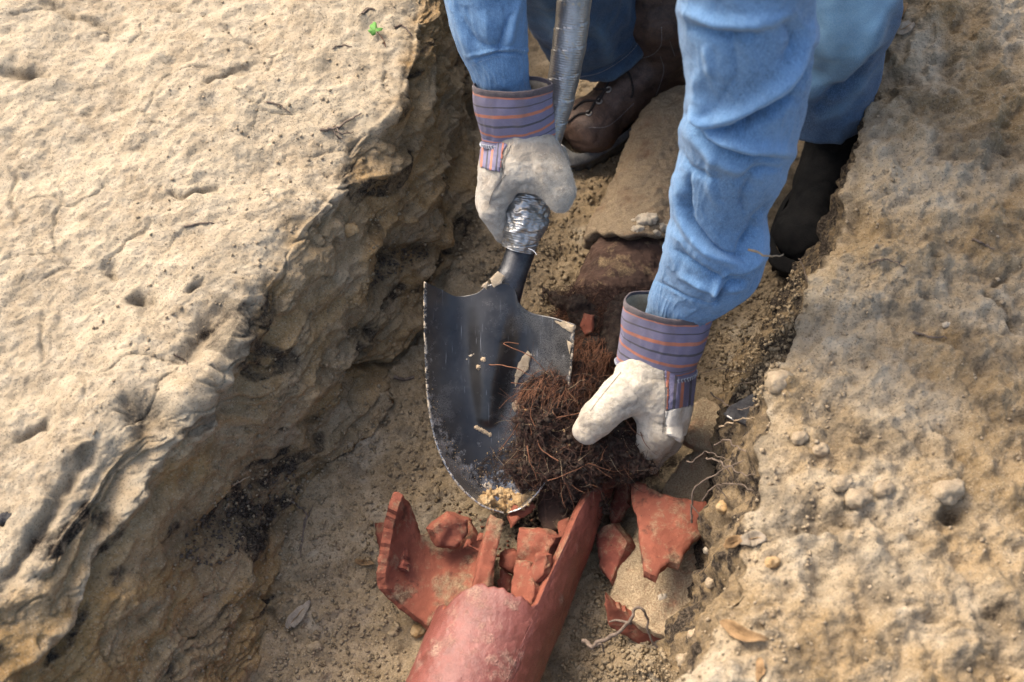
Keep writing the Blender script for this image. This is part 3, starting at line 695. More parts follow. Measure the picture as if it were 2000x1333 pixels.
pt += nn*(.007*fbm(pt, 17, 4, .55, 8.)+.0030*fbm(pt, 90, 2))[:, None]
mesh_obj('collar', pt, gridF(240, len(T), True), M['pipe_soil'], far, label='sandy tan end of the soiled pipe')
# --- shards: an outline in the picture laid on a plane or on a pipe-like cylinder, then given thickness
def plane_map(c, n):
    c = np.array(c); n = np.array(n, float); n /= np.linalg.norm(n)
    def f(px, py):
        d = Q(px, py, 1.)-CAM; return CAM+d*((c-CAM)@n)/(d@n), n
    return f
def cyl_map(c, axis, r, nearside):
    c = np.array(c); axis = np.array(axis, float); axis /= np.linalg.norm(axis)
    def f(px, py):
        d = Q(px, py, 1.)-CAM; d /= np.linalg.norm(d)
        dp = d-axis*(d@axis); oc = CAM-c; op = oc-axis*(oc@axis)
        a, b, cc = dp@dp, dp@op, op@op-r*r; disc = b*b-a*cc
        disc = max(disc, 0); t = (-b-math.sqrt(disc))/a if nearside else (-b+math.sqrt(disc))/a
        p = CAM+d*t; n = p-c; n -= axis*(n@axis); n /= np.linalg.norm(n)+1e-9
        return p, (n if nearside else -n)
    return f
from mathutils.geometry import delaunay_2d_cdt
def shard(name, outline, fmap, th, mat, parent=None, seed=1, step=6.5, jag=2.2, rim=None, bumpy=.0022, **kw):
    r = np.random.default_rng(seed); o = np.array(outline, float); pts = []
    for i in range(len(o)):
        a, b = o[i], o[(i+1) % len(o)]; L = np.hypot(*(b-a)); k = max(1, int(L/step)); nrm = np.array([-(b-a)[1], (b-a)[0]])/(L+1e-9)
        for j in range(k):
            off = 0 if j == 0 else r.normal(0, jag*.45)
            pts.append(a+(b-a)*j/k+nrm*off)
    nb = len(pts); B = np.array(pts); lo, hi = B.min(0), B.max(0)
    gx, gy = np.meshgrid(np.arange(lo[0], hi[0], step), np.arange(lo[1], hi[1], step)); G = np.stack([gx.ravel(), gy.ravel()], 1)+r.uniform(-.25, .25, (gx.size, 2))*step
    ins = inpoly(G[:, 0], G[:, 1], B); G = G[ins]
    dl, _ = dline(G[:, 0], G[:, 1], np.vstack([B, B[:1]])); G = G[dl > step*.55]
    allp = np.vstack([B, G])
    res = delaunay_2d_cdt([Vector(p) for p in allp], [(i, (i+1) % nb) for i in range(nb)], [list(range(nb))], 1, 1e-4)
    vs, fs = res[0], res[2]
    pp = np.array([[v.x, v.y] for v in vs]); n = len(pp)
    W = [fmap(*p) for p in pp]; Pt = np.array([w[0] for w in W]); Nr = np.array([w[1] for w in W])
    Pt = Pt+Nr*(bumpy*fbm(Pt, 45, 4, .65, seed*3.1))[:, None]
    edges = {}
    for f in fs:
        for i in range(3):
            e = (f[i], f[(i+1) % 3]); edges[e] = edges.get(e, 0)+1
    bd = [e for e in edges if (e[1], e[0]) not in edges]
    cen = Pt.mean(0); isb = sorted({v for e in bd for v in e}); mid = {}
    extra = []
    for q, v in enumerate(isb):
        out = Pt[v]-cen; out -= Nr[v]*(out@Nr[v]); out /= np.linalg.norm(out)+1e-9
        mid[v] = 2*n+q; extra.append(Pt[v]-Nr[v]*th*.55+out*(.0012+.0018*float(perlin((Pt[v]*70)[None])[0])+.0025*float(perlin((Pt[v]*170)[None])[0])+(rim or 0)*.5))
    back = Pt-Nr*th
    for v in isb:
        out = Pt[v]-cen; out -= Nr[v]*(out@Nr[v]); out /= np.linalg.norm(out)+1e-9; back[v] += out*((rim or 0)+.002*float(perlin((Pt[v]*90)[None])[0]))
    V = np.vstack([Pt, back, extra])
    F = [tuple(f) for f in fs]+[(f[2]+n, f[1]+n, f[0]+n) for f in fs]
    for a, b in bd:
        F += [(b, a, mid[a], mid[b]), (mid[b], mid[a], a+n, b+n)]
    ob = mesh_obj(name, V, F, mat, parent, **kw)
    me = ob.data; sm = [True]*len(fs)*2+[False]*(2*len(bd)); me.polygons.foreach_set('use_smooth', sm)
    return ob
def PN(a, b, z, tilt=(0, 0)):    # plane through a picture point at height z, leaning
    return plane_map(P(a, b, z), (tilt[0], tilt[1], 1))
G1 = 'broken terracotta shards in the pit'
# big hollow shard at left of the pipe mouth: inner face of a half pipe
axL = PD+np.array([-.10, 0, .0])
cL = P(858, 1090, .115)
shard('pipe_shard', [(787,967),(803,988),(822,1045),(845,1040),(862,1033),(890,1008),(917,1016),(930,1045),(955,1060),(945,1150),(905,1165),(868,1188),(836,1224),(800,1194),(756,1150),(752,1120),(764,1050),(775,1000)],
      cyl_map(cL, axL, .074, False), .013, M['terra'], seed=3, jag=1.2, step=7, rim=.002, label='large hollow orange shard left of the red pipe, with a spike pointing up', cat='pipe shard')
shard('pipe_shard', [(731,1022),(765,1018),(790,1030),(788,1110),(752,1105),(738,1065)], PN(758, 1060, .045, (-.9, .2)), .012, M['terra_dark'], seed=4,
      label='dark red shard half hidden behind the spiked hollow shard, furthest left', cat='pipe shard')
shard('pipe_shard', [(845,1035),(878,1007),(915,1016),(912,1040),(895,1068),(860,1065)], PN(880, 1040, .085, (.3, -.5)), .022, M['terra'], seed=5, rim=.005, bumpy=.006,
      label='rough orange lump of clay on the upper edge of the hollow shard', cat='pipe shard')
shard('pipe_shard', [(958,1005),(986,1018),(970,1080),(955,1150),(924,1150),(940,1075)], PN(955, 1080, .118, (.25, .1)), .020, M['terra'], seed=6, jag=1.5, rim=.001,
      label='long narrow orange sliver standing between hollow shard and pipe mouth', cat='pipe shard')
shard('pipe_shard', [(1014,1032),(1062,1038),(1084,1050),(1072,1075),(1066,1110),(1045,1140),(1018,1112),(1010,1070)], PN(1045, 1080, .105, (-.35, -.25)), .024, M['terra'], seed=7, rim=.006, bumpy=.006,
      label='blocky orange shard in the middle of the broken pipe mouth', cat='pipe shard')
shard('pipe_shard', [(986,1088),(1010,1080),(1022,1098),(1012,1130),(984,1108)], PN(1000, 1100, .09, (.3, -.6)), .016, M['terra'], seed=8, bumpy=.004, rim=.003,
      label='small orange chip left of the blocky shard', cat='pipe shard')
shard('pipe_shard', [(1008,1095),(1036,1100),(1044,1150),(1038,1180),(996,1180),(1000,1130)], PN(1020, 1135, .115, (-.5, 0)), .018, M['terra'], seed=9, jag=1.5, rim=.003,
      label='upright orange piece just inside the lip of the red pipe', cat='pipe shard')
shard('pipe_shard', [(1048,1082),(1066,1085),(1064,1120),(1044,1142),(1028,1132)], PN(1048, 1110, .125, (-.6, -.3)), .014, M['terra'], seed=10, bumpy=.004, rim=.003,
      label='pointed orange chip leaning on the right of the blocky shard', cat='pipe shard')
shard('pipe_shard', [(980,1110),(1000,1125),(996,1158),(978,1148)], PN(990, 1135, .08, (.2, 0)), .014, M['terra_dark'], seed=11,
      label='dark chip deep in the left of the pipe mouth', cat='pipe shard')
shard('pipe_shard', [(1003,988),(1040,982),(1046,992),(1025,1010),(1000,1014),(994,1005)], PN(1020, 998, .085, (0, -.5)), .014, M['terra'], seed=12, bumpy=.003,
      label='thin orange flake under the shovel tip', cat='pipe shard')
shard('pipe_shard', [(994,1008),(1018,1012),(1000,1030)], PN(1005, 1016, .09, (.2, -.3)), .012, M['terra'], seed=13,
      label='tiny three cornered orange chip below the shovel tip', cat='pipe shard')
shard('pipe_shard', [(1052,965),(1110,955),(1120,985),(1098,1030),(1064,1040),(1050,1005)], PN(1082, 998, .07, (-.2, -.2)), .013, M['soiled_pipe'], seed=14,
      label='dark soiled shard below the hanging roots', cat='pipe shard')
shard('pipe_shard', [(1090,1020),(1112,1010),(1104,1046),(1088,1058)], PN(1098, 1035, .09, (-.4, 0)), .012, M['terra'], seed=15,
      label='small orange splinter against the inner wall of the pipe tongue', cat='pipe shard')
for k, (x, y, s, z) in enumerate([(925,1078,15,.08), (912,1062,9,.075), (942,1052,11,.08), (1022,1062,8,.12), (870,1130,7,.06)][:3]):
    r_ = np.random.default_rng(40+k); an = np.sort(r_.uniform(0, 6.28, 6)); o_ = [(x+s*math.cos(a)*r_.uniform(.8, 1.3), y+s*.8*math.sin(a)*r_.uniform(.8, 1.3)) for a in an]
    shard('clay_chip', o_, PN(x, y, z+.012, (.2, -.3)), .008, M['terra'], seed=50+k, step=5, jag=1, label=['orange clay chip in the bowl of the hollow shard, largest of three', 'small orange clay chip above the largest one in the hollow shard', 'orange clay chip beside the long narrow sliver'][k], cat='clay chip', group='clay chips in the hollow shard')
# right of the pipe
shard('pipe_shard', [(1180,1027),(1198,1023),(1218,1050),(1226,1062),(1212,1090),(1192,1138),(1170,1100),(1164,1045)], PN(1195, 1075, .06, (-.5, -.1)), .020, M['terra_dark'], seed=20, rim=.006, bumpy=.005,
      label='small faceted dark red shard leaning on the right side of the pipe', cat='pipe shard')
BURA = P(1262, 1200, .02); bd_ = np.array([.17, .62, .04])
shard('pipe_shard', [(1232,938),(1248,940),(1290,965),(1330,974),(1378,980),(1390,1010),(1382,1040),(1352,1060),(1336,1082),(1328,1104),(1308,1098),(1290,1112),(1284,1128),(1258,1115),(1252,1070),(1244,1010),(1234,985)],
      cyl_map(P(1310, 1040, .035), (.3, .8, 0), .10, True), .014, M['terra'], seed=21, rim=.003, label='broad bright red shard with jagged lower edge lying on the sandy pipe piece', cat='pipe shard')
shard('pipe_shard', [(1360,872),(1400,880),(1440,900),(1470,915),(1465,1010),(1440,1060),(1400,1180),(1340,1262),(1262,1230),(1205,1196),(1188,1172),(1196,1120),(1226,1060),(1262,1000),(1300,950),(1330,900)],
      cyl_map(P(1352, 1090, -.105), (.17, .66, .0), .185, True), .016, M['sandy_clay'], seed=22, step=8, rim=.001, bumpy=.007, label='long curved pipe piece covered in grey sand, lowest under the bright red shard', cat='pipe shard')
shard('pipe_shard', [(1184,1168),(1205,1188),(1262,1220),(1345,1252),(1336,1296),(1290,1280),(1236,1252),(1190,1224)], PN(1262, 1228, .055, (-.1, -1.5)), .012, M['terra'], seed=23, rim=.002,
      label='broken orange edge under the lower end of the sandy pipe piece', cat='pipe shard')
shard('pipe_shard', [(1330,808),(1372,775),(1400,790),(1455,850),(1470,900),(1430,898),(1385,882),(1345,868),(1318,850)], PN(1395, 840, .10, (-.15, -.15)), .016, M['sandy_clay'], seed=24, rim=.002, bumpy=.004,
      label='sandy reddish tile shaped shard right of the hand with the roots', cat='pipe shard')
shard('pipe_shard', [(1210,930),(1228,925),(1226,985),(1196,1030),(1188,1005)], PN(1210, 975, .05, (-.6, 0)), .010, M['terra_dark'], seed=25,
      label='narrow dark shard wedged between the pipe tongue and the sandy pipe piece', cat='pipe shard')
# ------------------------------------------------------------------ shovel
shv = thing('shovel', Q(988, 1000, 1.99), 'black steel digging shovel with a silver taped shaft, blade lying tip down in the pit', 'shovel')
top = catmull([(830,551),(862,566),(892,579),(930,573),(956,556),(1000,556),(1012,590),(1036,611),(1080,621),(1122,634)], 141)
nU, nV_ = 141, 190
vv = np.linspace(0, 1, nV_)
Lc = catmull([(830,551),(829,600),(831,700),(838,800),(857,880),(890,940),(938,984),(984,1001)], nV_)
Rc = catmull([(1122,634),(1118,690),(1112,750),(1103,820),(1087,885),(1062,945),(1025,987),(992,1001)], nV_)
uu = np.linspace(-1, 1, nU)
U, Vv = np.meshgrid(uu, vv)
base = Lc[:, None]*(1-(U[..., None]+1)/2)+Rc[:, None]*(U[..., None]+1)/2
straight0 = Lc[0]*(1-(uu[:, None]+1)/2)+Rc[0]*(uu[:, None]+1)/2
# resample the top line so that its ends match
topoff = top-straight0
pxg = base+topoff[None]*np.clip(1-vv/.22, 0, 1)[:, None, None]**1.5
dep = 1.962+.030*vv[:, None]-.046*(np.abs(U)**2.2)*(1-.45*vv[:, None])-.006*smooth(.75, 1, vv)[:, None]
# the frog: a raised ridge that runs down from the socket and dies out
rx, _ = dline(pxg[..., 0], pxg[..., 1], [(978,556),(962,640),(955,720),(951,815)])
wid = 40*(1-smooth(-.05, .60, Vv))+16
ridge = np.exp(-(rx/wid)**2.6)*smooth(.62, .30, Vv)
side = np.exp(-((pxg[..., 0]-(928+.0*Vv))/11)**2)*smooth(.5, .2, Vv)*.0
dep = dep-.028*ridge*np.clip(wid/44, 0, 1)**.8-side
dep += .0012*fbm(np.stack([pxg[..., 0].ravel()/300, pxg[..., 1].ravel()/300, pxg[..., 0].ravel()*0], 1), 3, 2).reshape(dep.shape)
Vf = (CAM+dep[..., None]*(FW+RT*((pxg[..., 0:1]-1000)/FPX)+UPV*((666.5-pxg[..., 1:2])/FPX))).reshape(-1, 3)
nrm = gnormals(Vf, nU, nV_); nrm *= np.sign(((CAM-Vf)*nrm).sum(1))[:, None]
Bk = Vf-nrm*.0022
F = gridF(nU, nV_); nn_ = len(Vf); idx = np.arange(nn_).reshape(nV_, nU)
loop = np.concatenate([idx[0], idx[1:, -1], idx[-1, :-1][::-1], idx[1:-1, 0][::-1]]); l2 = np.roll(loop, -1)
F = np.vstack([F, F[:, ::-1]+nn_, np.stack([l2, loop, loop+nn_, l2+nn_], 1)])
uvb = np.stack([(U.ravel()+1)/2, Vv.ravel()], 1); uvb = np.vstack([uvb, uvb])
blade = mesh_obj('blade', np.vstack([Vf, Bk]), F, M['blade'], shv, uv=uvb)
V, F, uv, N_, C_ = loft([(1022,462,29,1.958),(1017,490,29,1.958),(1005,525,28,1.955),(992,556,32,1.955),(983,584,34,1.964),(975,615,34,1.978),(968,645,30,1.990)], 90, 40, flat=np.interp(np.linspace(0, 1, 90), [0, .5, .7, 1], [.95, .85, .55, .25]))
mesh_obj('socket', V, F, M['black'], shv)
# taped shaft: tape wound in a slow spiral, every turn a small step
rows = [(1012,488,29,1.955),(1017,468,33,1.952),(1026,430,40,1.948),(1036,388,35,1.945),(1052,340,27,1.94),(1074,262,25.5,1.93),(1091,200,28,1.917),(1110,100,32,1.89),(1122,0,33,1.865),(1133,-110,34,1.84),(1155,-300,35,1.79),(1175,-480,34,1.75)]
V, F, uv, N_, C_ = loft(rows, 520, 96, flat=1.)
L = np.concatenate([[0], np.cumsum(np.linalg.norm(np.diff(C_, axis=0), axis=1))]); Lv = np.repeat(L, 96); th = uv[:, 0]
ph = (Lv/.034+th+.25*perlin(np.stack([Lv*20, Lv*0, Lv*0], 1))) % 1
d = .0011*(ph*.9)-.0009*np.exp(-(ph/.03)**2)
cr = np.exp(-((Lv-.045)/.055)**2)
d += (.0035*cr+.0003)*(1-2*np.abs(fbm(V, 30, 3, .6, 2.)))+.0012*cr*(1-2*np.abs(fbm(V, 85, 2, .6, 5.)))
wr = perlin(np.stack([th*6.28*0+np.cos(th*6.28)*1.3, np.sin(th*6.28)*1.3, Lv*30-th*2], 1)); d += .0007*wr
V = V+N_*d[:, None]; uvt = np.stack([th, Lv], 1)
mesh_obj('taped_shaft', V, F, M['tape'], shv, uv=uvt)
# D grip at the far end of the shaft
e = C_[-1]; ax = (C_[-1]-C_[-3]); ax /= np.linalg.norm(ax); s_ = np.cross(ax, [0, -1, .3]); s_ /= np.linalg.norm(s_)
gp = catmull([e-ax*.01, e+ax*.03+s_*.035, e+ax*.09+s_*.055, e+ax*.115+s_*.05, e+ax*.115-s_*.05, e+ax*.09-s_*.055, e+ax*.03-s_*.035, e-ax*.01], 60)
V, F = tubeVF(gp, .012, 12); mesh_obj('grip', V, F, M['black'], shv)
# stray end of tape at the socket
p0 = Q(1038, 486, 1.925)
V, F = tubeVF(catmull([Q(1032,486,1.926), Q(1042,490,1.924), Q(1048,498,1.922)], 8), [.0006]*8, 4); mesh_obj('tape_thread', V, F, M['thread'], shv)
# ------------------------------------------------------------------ the person crouching in the trench
man = thing('person', (.34, .42, .02), 'person in denim shirt and jeans crouching in the trench with gloved hands', 'person')
hip = np.array([.34, .74, .50]); chest = np.array([.27, .50, .90]); neck = np.array([.235, .36, 1.06]); head = np.array([.215, .25, 1.19])
shA = np.array([.055, .44, 1.00]); shB = np.array([.44, .36, .98])
elA = Q(925, -230, 1.78); wrA = Q(1000, 200, 1.89); elB = Q(1458, 200, 1.58); wrB = Q(1300, 660, 1.885)
knA = Q(1035, -190, 1.98); anA = np.array([.225, .475, .10]); knB = Q(1628, 10, 1.90); anB = np.array([.485, .29, .10])
hA = hip+[-.09, 0, 0]; hB = hip+[.09, -.02, 0]
V, F = blob([(hip, chest, .12, .13), (chest, neck, .12, .065), (neck, head, .055, .06), (head+[0, .015, .03], head+[0, -.01, .0], .088, .085), (head+[0, -.03, -.035], head+[0, -.055, -.06], .05, .032),
   (head+[0, -.092, -.005], head+[0, -.108, -.028], .010, .014, .008), (head+[-.087, .01, -.015], head+[-.087, .012, .02], .012, .014, .006), (head+[.087, .01, -.015], head+[.087, .012, .02], .012, .014, .006),
   (head+[-.03, -.083, .0], head+[-.034, -.083, .0], .013, .013, -.004), (head+[.03, -.083, .0], head+[.034, -.083, .0], .013, .013, -.004),(head+[-.02, -.09, -.058], head+[.02, -.09, -.058], .005, .005, -.004),
   (neck+[0, .05, -.05], shA, .06, .055), (shA, elA, .052, .042), (elA, wrA, .038, .024), (neck+[0, .05, -.05], shB, .06, .055), (shB, Q(1462,0,1.50), .050, .040), (Q(1462,0,1.50), Q(1452,225,1.61), .030, .027), (Q(1452,225,1.61), Q(1408,400,1.715), .027, .026), (Q(1408,400,1.715), Q(1390,500,1.765), .030, .028), (Q(1390,500,1.765), wrB, .028, .024),
   (hA, knA, .085, .050), (knA, Q(1166,66,2.33)+.03*(Q(1166,66,2.33)-knA)/.45, .042, .026), (hB, knB, .085, .055), (knB, Q(1628,215,2.075), .046, .026)], .011, .03, .03)
body = mesh_obj('body', V, F, M['skin'], man)
V, F = blob([(head+[0, .03, .045], head+[0, .03, .045], .088, .088), (head+[0, .055, -.0], head+[0, .06, -.04], .075, .055)], .006, .03)
V += vnormals(V, F)*(.004*fbm(V, 60, 3))[:, None]; mesh_obj('hair', V, F, M['hair'], man)
def foldfield(V, folds, N, front_only=True):
    "sum of drawn creases: (line in the picture, width px, height m)"
    px, py, _ = proj(V); d = np.zeros(len(V)); f = ((CAM-V)*N).sum(1) > -.3
    jx = 3*fbm(V, 40, 2, .5, 1.)
    for pts, wd, amp in folds:
        pp = catmull(pts, 14) if len(pts) > 2 else pts
        dl, t = dline(px+jx, py+jx, pp); g = np.exp(-(dl/(wd*(1. if amp > 0 else .8)))**(2. if amp > 0 else 1.4))*np.sqrt(np.clip(np.sin(np.pi*np.clip(t, .0, 1))+.12, 0, 1))
        d += np.where(f, amp*g, 0)
    return d
# ---- shirt: torso and upper arms as one soft form, two sleeves as creased tubes running into it
cu = lambda X, Y, Z, f: f
V, F = blob([(hip+[0, -.02, .03], chest, .165, .165), (chest, neck+[0, .04, -.06], .15, .075), (neck+[0, .05, -.07], shA, .075, .075), (neck+[0, .05, -.07], shB, .075, .075),
             (shA, elA, .072, .060), (shB, Q(1460, -40, 1.50), .075, .066), (neck+[0,.02,-.03], neck+[0,0,.0], .075, .07)], .0075, .03, .03)
N_ = vnormals(V, F); df = .010*(1-2.4*np.abs(fbm(V*[1, 1, .7], 9, 3, .5, 4.))); V = V+N_*df[:, None]
shirt = mesh_obj('shirt', V, F, M['denim'], man, uv=V[:, [0, 2]]*1.2, attrs=dict(wear_lit=np.clip(df*60, 0, .5)))
def sleeve(name, rows, folds, seedn, n=430, sides=300, flat=.8, amp=.0035):
    V, F, uv, N_, C_ = loft(rows, n, sides, flat)
    L = np.concatenate([[0], np.cumsum(np.linalg.norm(np.diff(C_, axis=0), axis=1))]); Lv = np.repeat(L, sides); th = uv[:, 0]*2*math.pi
    q = np.stack([np.cos(th)*1.1, np.sin(th)*1.1, Lv*9], 1)
    rg_ = 1-2*np.abs(fbm(q+.3*fbm(q, 1.2)[:, None], 1.7, 2, .5, seedn+3)); d = amp*fbm(q, 1.0, 2, .5, seedn)+.0012*np.clip(rg_, 0, 1)**2+.0006*fbm(q, 7, 2)
    fd = 1.45*foldfield(V, folds, N_)
    d = d+fd
    V = V+N_*d[:, None]
    o = mesh_obj(name, V, F, M['denim'], man, uv=np.stack([uv[:, 0], Lv], 1)*[.5, 1], attrs=dict(wear_lit=np.clip(.22+(fd*45)+.35*fbm(V, 20, 3), 0, .85)))
    return o, V.reshape(n, sides, 3), C_, N_
rowsB = [(1462,-260,150,1.40),(1462,-120,140,1.45),(1459,0,134,1.50),(1462,90,130,1.54),(1459,170,118,1.58),(1452,225,116,1.61),(1434,300,110,1.655),(1420,350,103,1.685),(1408,400,94,1.715),(1402,440,91,1.735),(1396,480,97,1.755),(1388,515,98,1.78),(1364,552,84,1.81),(1340,582,69,1.835),(1326,612,62,1.86),(1308,650,56,1.885),(1298,690,52,1.90)]
fB = [([(1335,20),(1400,45),(1470,45),(1540,30)], 13, .006), ([(1350,55),(1420,72),(1480,68)], 10, -.006), ([(1530,40),(1555,80),(1530,120)], 16, -.005),
 ([(1590,60),(1560,130),(1480,200),(1400,232),(1360,222)], 14, .0075), ([(1590,95),(1565,165),(1500,225),(1420,250),(1370,240)], 9, -.010), ([(1360,130),(1368,185),(1390,215)], 15, .004),
 ([(1362,200),(1375,232),(1400,262),(1470,285),(1540,300)], 15, .009), ([(1340,225),(1390,275),(1460,305),(1530,312)], 9, -.009), ([(1330,250),(1400,310),(1480,345)], 14, .005), ([(1450,255),(1490,215),(1560,190)], 14, -.008),
 ([(1325,290),(1350,330),(1400,350)], 9, -.004), ([(1530,330),(1480,330),(1440,350)], 8, -.004), ([(1322,350),(1335,420),(1380,480),(1440,510)], 12, .008), ([(1335,385),(1350,430),(1400,485),(1450,505)], 7, -.009),
 ([(1345,340),(1345,400),(1355,425)], 6, -.006), ([(1500,400),(1470,450),(1440,500)], 14, -.007), ([(1490,430),(1480,500),(1440,540)], 13, .006), ([(1310,450),(1350,480),(1390,520)], 14, .004),
 ([(1320,490),(1370,520),(1420,545),(1480,520)], 8, -.005), ([(1330,540),(1390,560),(1450,560)], 8, .005), ([(1400,590),(1410,565),(1450,545)], 6, -.008), ([(1385,585),(1400,555),(1420,535)], 6, .005), ([(1284,549),(1330,575),(1370,588),(1405,592)], 3.5, -.0025), ([(1420,60),(1440,140),(1410,190)], 12, -.003), ([(1380,90),(1390,150)], 9, .003), ([(1470,330),(1450,380),(1455,430)], 9, -.004), ([(1400,290),(1385,350),(1400,400)], 9, .003)]
slB, GB, CB, NB = sleeve('sleeve', rowsB, fB, 3.)
rowsA = [(925,-230,118,1.76),(935,-120,100,1.79),(948,-10,80,1.82),(955,40,74,1.83),(965,90,66,1.845),(975,130,58,1.855),(982,165,53,1.87),(992,210,54,1.885),(1000,260,48,1.90)]
fA = [([(880,0),(900,60),(925,120)], 12, .004), ([(1015,0),(1000,40),(990,90)], 10, .005), ([(1000,20),(985,60),(975,100)], 7, -.005), ([(930,0),(945,50),(950,95)], 14, .003), ([(905,40),(930,80),(990,95)], 10, -.003),
 ([(915,112),(970,98),(1030,100)], 5, .002), ([(918,118),(970,104),(1030,106)], 3, -.002)]
slA, GA, CA, NA = sleeve('sleeve', rowsA, fA, 13., n=300, sides=220, flat=.85, amp=.003)
bpy.context.view_layer.update()
def stitches(o, pts, n=60, off=.0008, r=.0009, mat='thread', name='stitching', dash=True):
    D = drape(o, pts, n, off)
    if len(D) < 6: return
    parts = []
    if dash:
        for k in range(0, len(D)-2, 2): parts.append(tubeVF(D[k:k+2], r, 4))
    else: parts.append(tubeVF(D, r, 5))
    V, F = join(parts); mesh_obj(name, V, F, M[mat], o)
stitches(slB, [(1292,551),(1330,575),(1370,588),(1402,592)], 90); stitches(slB, [(1284,575),(1320,595),(1360,607),(1392,612)], 90)
stitches(slB, [(1482,400),(1476,425),(1484,460),(1493,475)], 60)
stitches(slA, [(918,118),(950,104),(990,98),(1030,100)], 60); stitches(slA, [(920,131),(952,116),(990,111),(1031,113)], 60)
# ---- jeans
hemA = Q(1166, 66, 2.33)
axA = hemA-knA; axA /= np.linalg.norm(axA); hemB = Q(1608, 215, 2.06); axB = hemB-knB; axB /= np.linalg.norm(axB)
def cutj(X, Y, Z, f):
    # open hems: nothing of each leg beyond its hem plane, near the ankle only
    for h, a, c in ((hemA, axA, anA), (hemB, axB, anB)):
        pl = (X-h[0])*a[0]+(Y-h[1])*a[1]+(Z-h[2])*a[2]
        nearb = np.sqrt((X-h[0])**2+(Y-h[1])**2+(Z-h[2])**2) < .22
        f = np.where(nearb, np.maximum(f, pl), f)
    return f
V, F = blob([(hip+[0, 0, .02], hip+[0, -.03, .08], .155, .15), (hA, knA, .115, .088), (knA, hemA+axA*.05, .088, .084), (hB, knB+[0, .03, 0], .110, .078), (knB+[0.0, .0, .0], knB+[0, .01, .01], .084, .082), (knB, hemB+axB*.06, .074, .066)], .0048, .02, .03, cut=cutj)
N_ = vnormals(V, F)
fJ = [([(1575,190),(1640,140),(1700,80),(1745,0)], 13, .008), ([(1580,215),(1650,160),(1715,95)], 10, -.008), ([(1590,240),(1650,200),(1690,150)], 10, .004), ([(1600,60),(1640,100)], 30, .004),
      ([(1150,30),(1180,80),(1190,120)], 12, .006), ([(1110,60),(1150,120)], 9, -.006), ([(1130,165),(1190,150),(1250,95),(1272,30)], 7, .005), ([(1122,150),(1180,135),(1238,88),(1258,20)], 4, -.004), ([(1060,0),(1090,60),(1110,110)], 14, .006), ([(1200,0),(1215,50),(1210,100)], 14, -.004)]
fd = foldfield(V, fJ, N_); df = fd+.006*(1-2.4*np.abs(fbm(V, 10, 3, .5, 14.)))
px_, py_, _ = proj(V); knee_lit_line = np.interp(px_, [1560, 1580, 1640, 1700, 1745, 1760], [215, 185, 138, 78, 0, -60]); kw = smooth(-4, 22, knee_lit_line-py_+10*fbm(V, 30, 2))*(px_ > 1480)*(.75+.5*fbm(V, 18, 3))  # knee: worn denim, with its lit upper side painted paler too
V = V+N_*df[:, None]
jeans = mesh_obj('jeans', V, F, M['jeans'], man, uv=V[:, [0, 2]]*1.2, attrs=dict(wear_lit=np.clip(fd*40+.15*fbm(V, 14, 2)+kw, 0, 1.35)))
bpy.context.view_layer.update()
stitches(jeans, [(1125,152),(1180,138),(1240,92),(1262,25)], 110, r=.0008, mat='thread2')
# ---- leather boot, built heel at origin, toe along x
def boot(root, heel, toe, shaft_top, mat, solemat, laces=True, shaft_r=.062):
    heel = np.array(heel); toe = np.array(toe); fx = toe-heel; L = np.linalg.norm(fx); fx /= L
    sy = np.cross([0, 0, 1.], fx); sy /= np.linalg.norm(sy); uz = np.cross(fx, sy)
    W = lambda x, y, z: heel+fx*x*L/.29+sy*y+uz*z
    st = np.array(shaft_top)
    V, F = blob([(W(.045, 0, .055), W(.12, .0, .06), .042, .042), (W(.12, 0, .055), W(.235, .004, .048), .042, .038), (W(.235, .012, .045), W(.235, -.010, .045), .040, .038), (W(.05, 0, .07), st*.5+W(.055, 0, .11)*.5, .047, .054), (W(.055, 0, .11)*.5+st*.5, st, .054, shaft_r), (W(.10, 0, .10), W(.17, 0, .072), .040, .034)],
                .0034, .022, .015, cut=lambda X, Y, Z, f: np.maximum(f, -(((X-heel[0])*uz[0]+(Y-heel[1])*uz[1]+(Z-heel[2])*uz[2])-.022)))
    N_ = vnormals(V, F); V = V+N_*(.0022*fbm(V, 35, 3)-.0022*np.exp(-((fbm(V, 12, 2, .5, 6.))/.04)**2)*.6)[:, None]
    up = mesh_obj('upper', V, F, mat, root)
    # sole: outline with welt and lugs
    n = 120; a = np.linspace(0, 2*math.pi, n, endpoint=False); xs = .147+.158*np.cos(a); hw = .050+.010*np.cos(a-.15)-.010*np.exp(-((xs-.11)/.05)**2); ys = hw*np.sign(np.sin(a))*np.abs(np.sin(a))**.55
    parts = []
    prof = [(.0, .86, 0), (.0, .98, 1), (.014, 1.0, 1), (.026, 1.0, 0), (.030, 1.06, 0), (.037, 1.05, 0), (.041, .9, 0)]
    R_ = []
    for z, s, lug in prof:
        k = 1-.045*lug*(np.sin(a*26) > 0)*1.
        R_.append(np.stack([W(.147+(x-.147)*s*kk, y*s*kk, z) for x, y, kk in zip(xs, ys, k)]))
    VV = np.vstack(R_+[W(.147, 0, 0)[None], W(.147, 0, .033)[None]]); FF = gridF(n, len(prof), True); i = np.arange(n); c0 = n*len(prof)
    FF = np.vstack([FF, np.stack([i*0+c0, (i+1) % n, i, i*0+c0], 1)]) if False else FF
    VV = VV[:c0]
    so_ = mesh_obj('sole', VV, FF, solemat, root, smooth_sh=False)
    return up, so_, W
b1 = bpy.data.objects.new('boot', None); COL.objects.link(b1); b1.parent = man; WORG[b1.name] = WORG[man.name]; b1['label'] = 'brown leather lace up boot on the left'
upA, soA, WA = boot(b1, (.305, .535, .012), (.085, .345, .004), np.array([.235, .485, .205]), M['boot'], M['sole'])
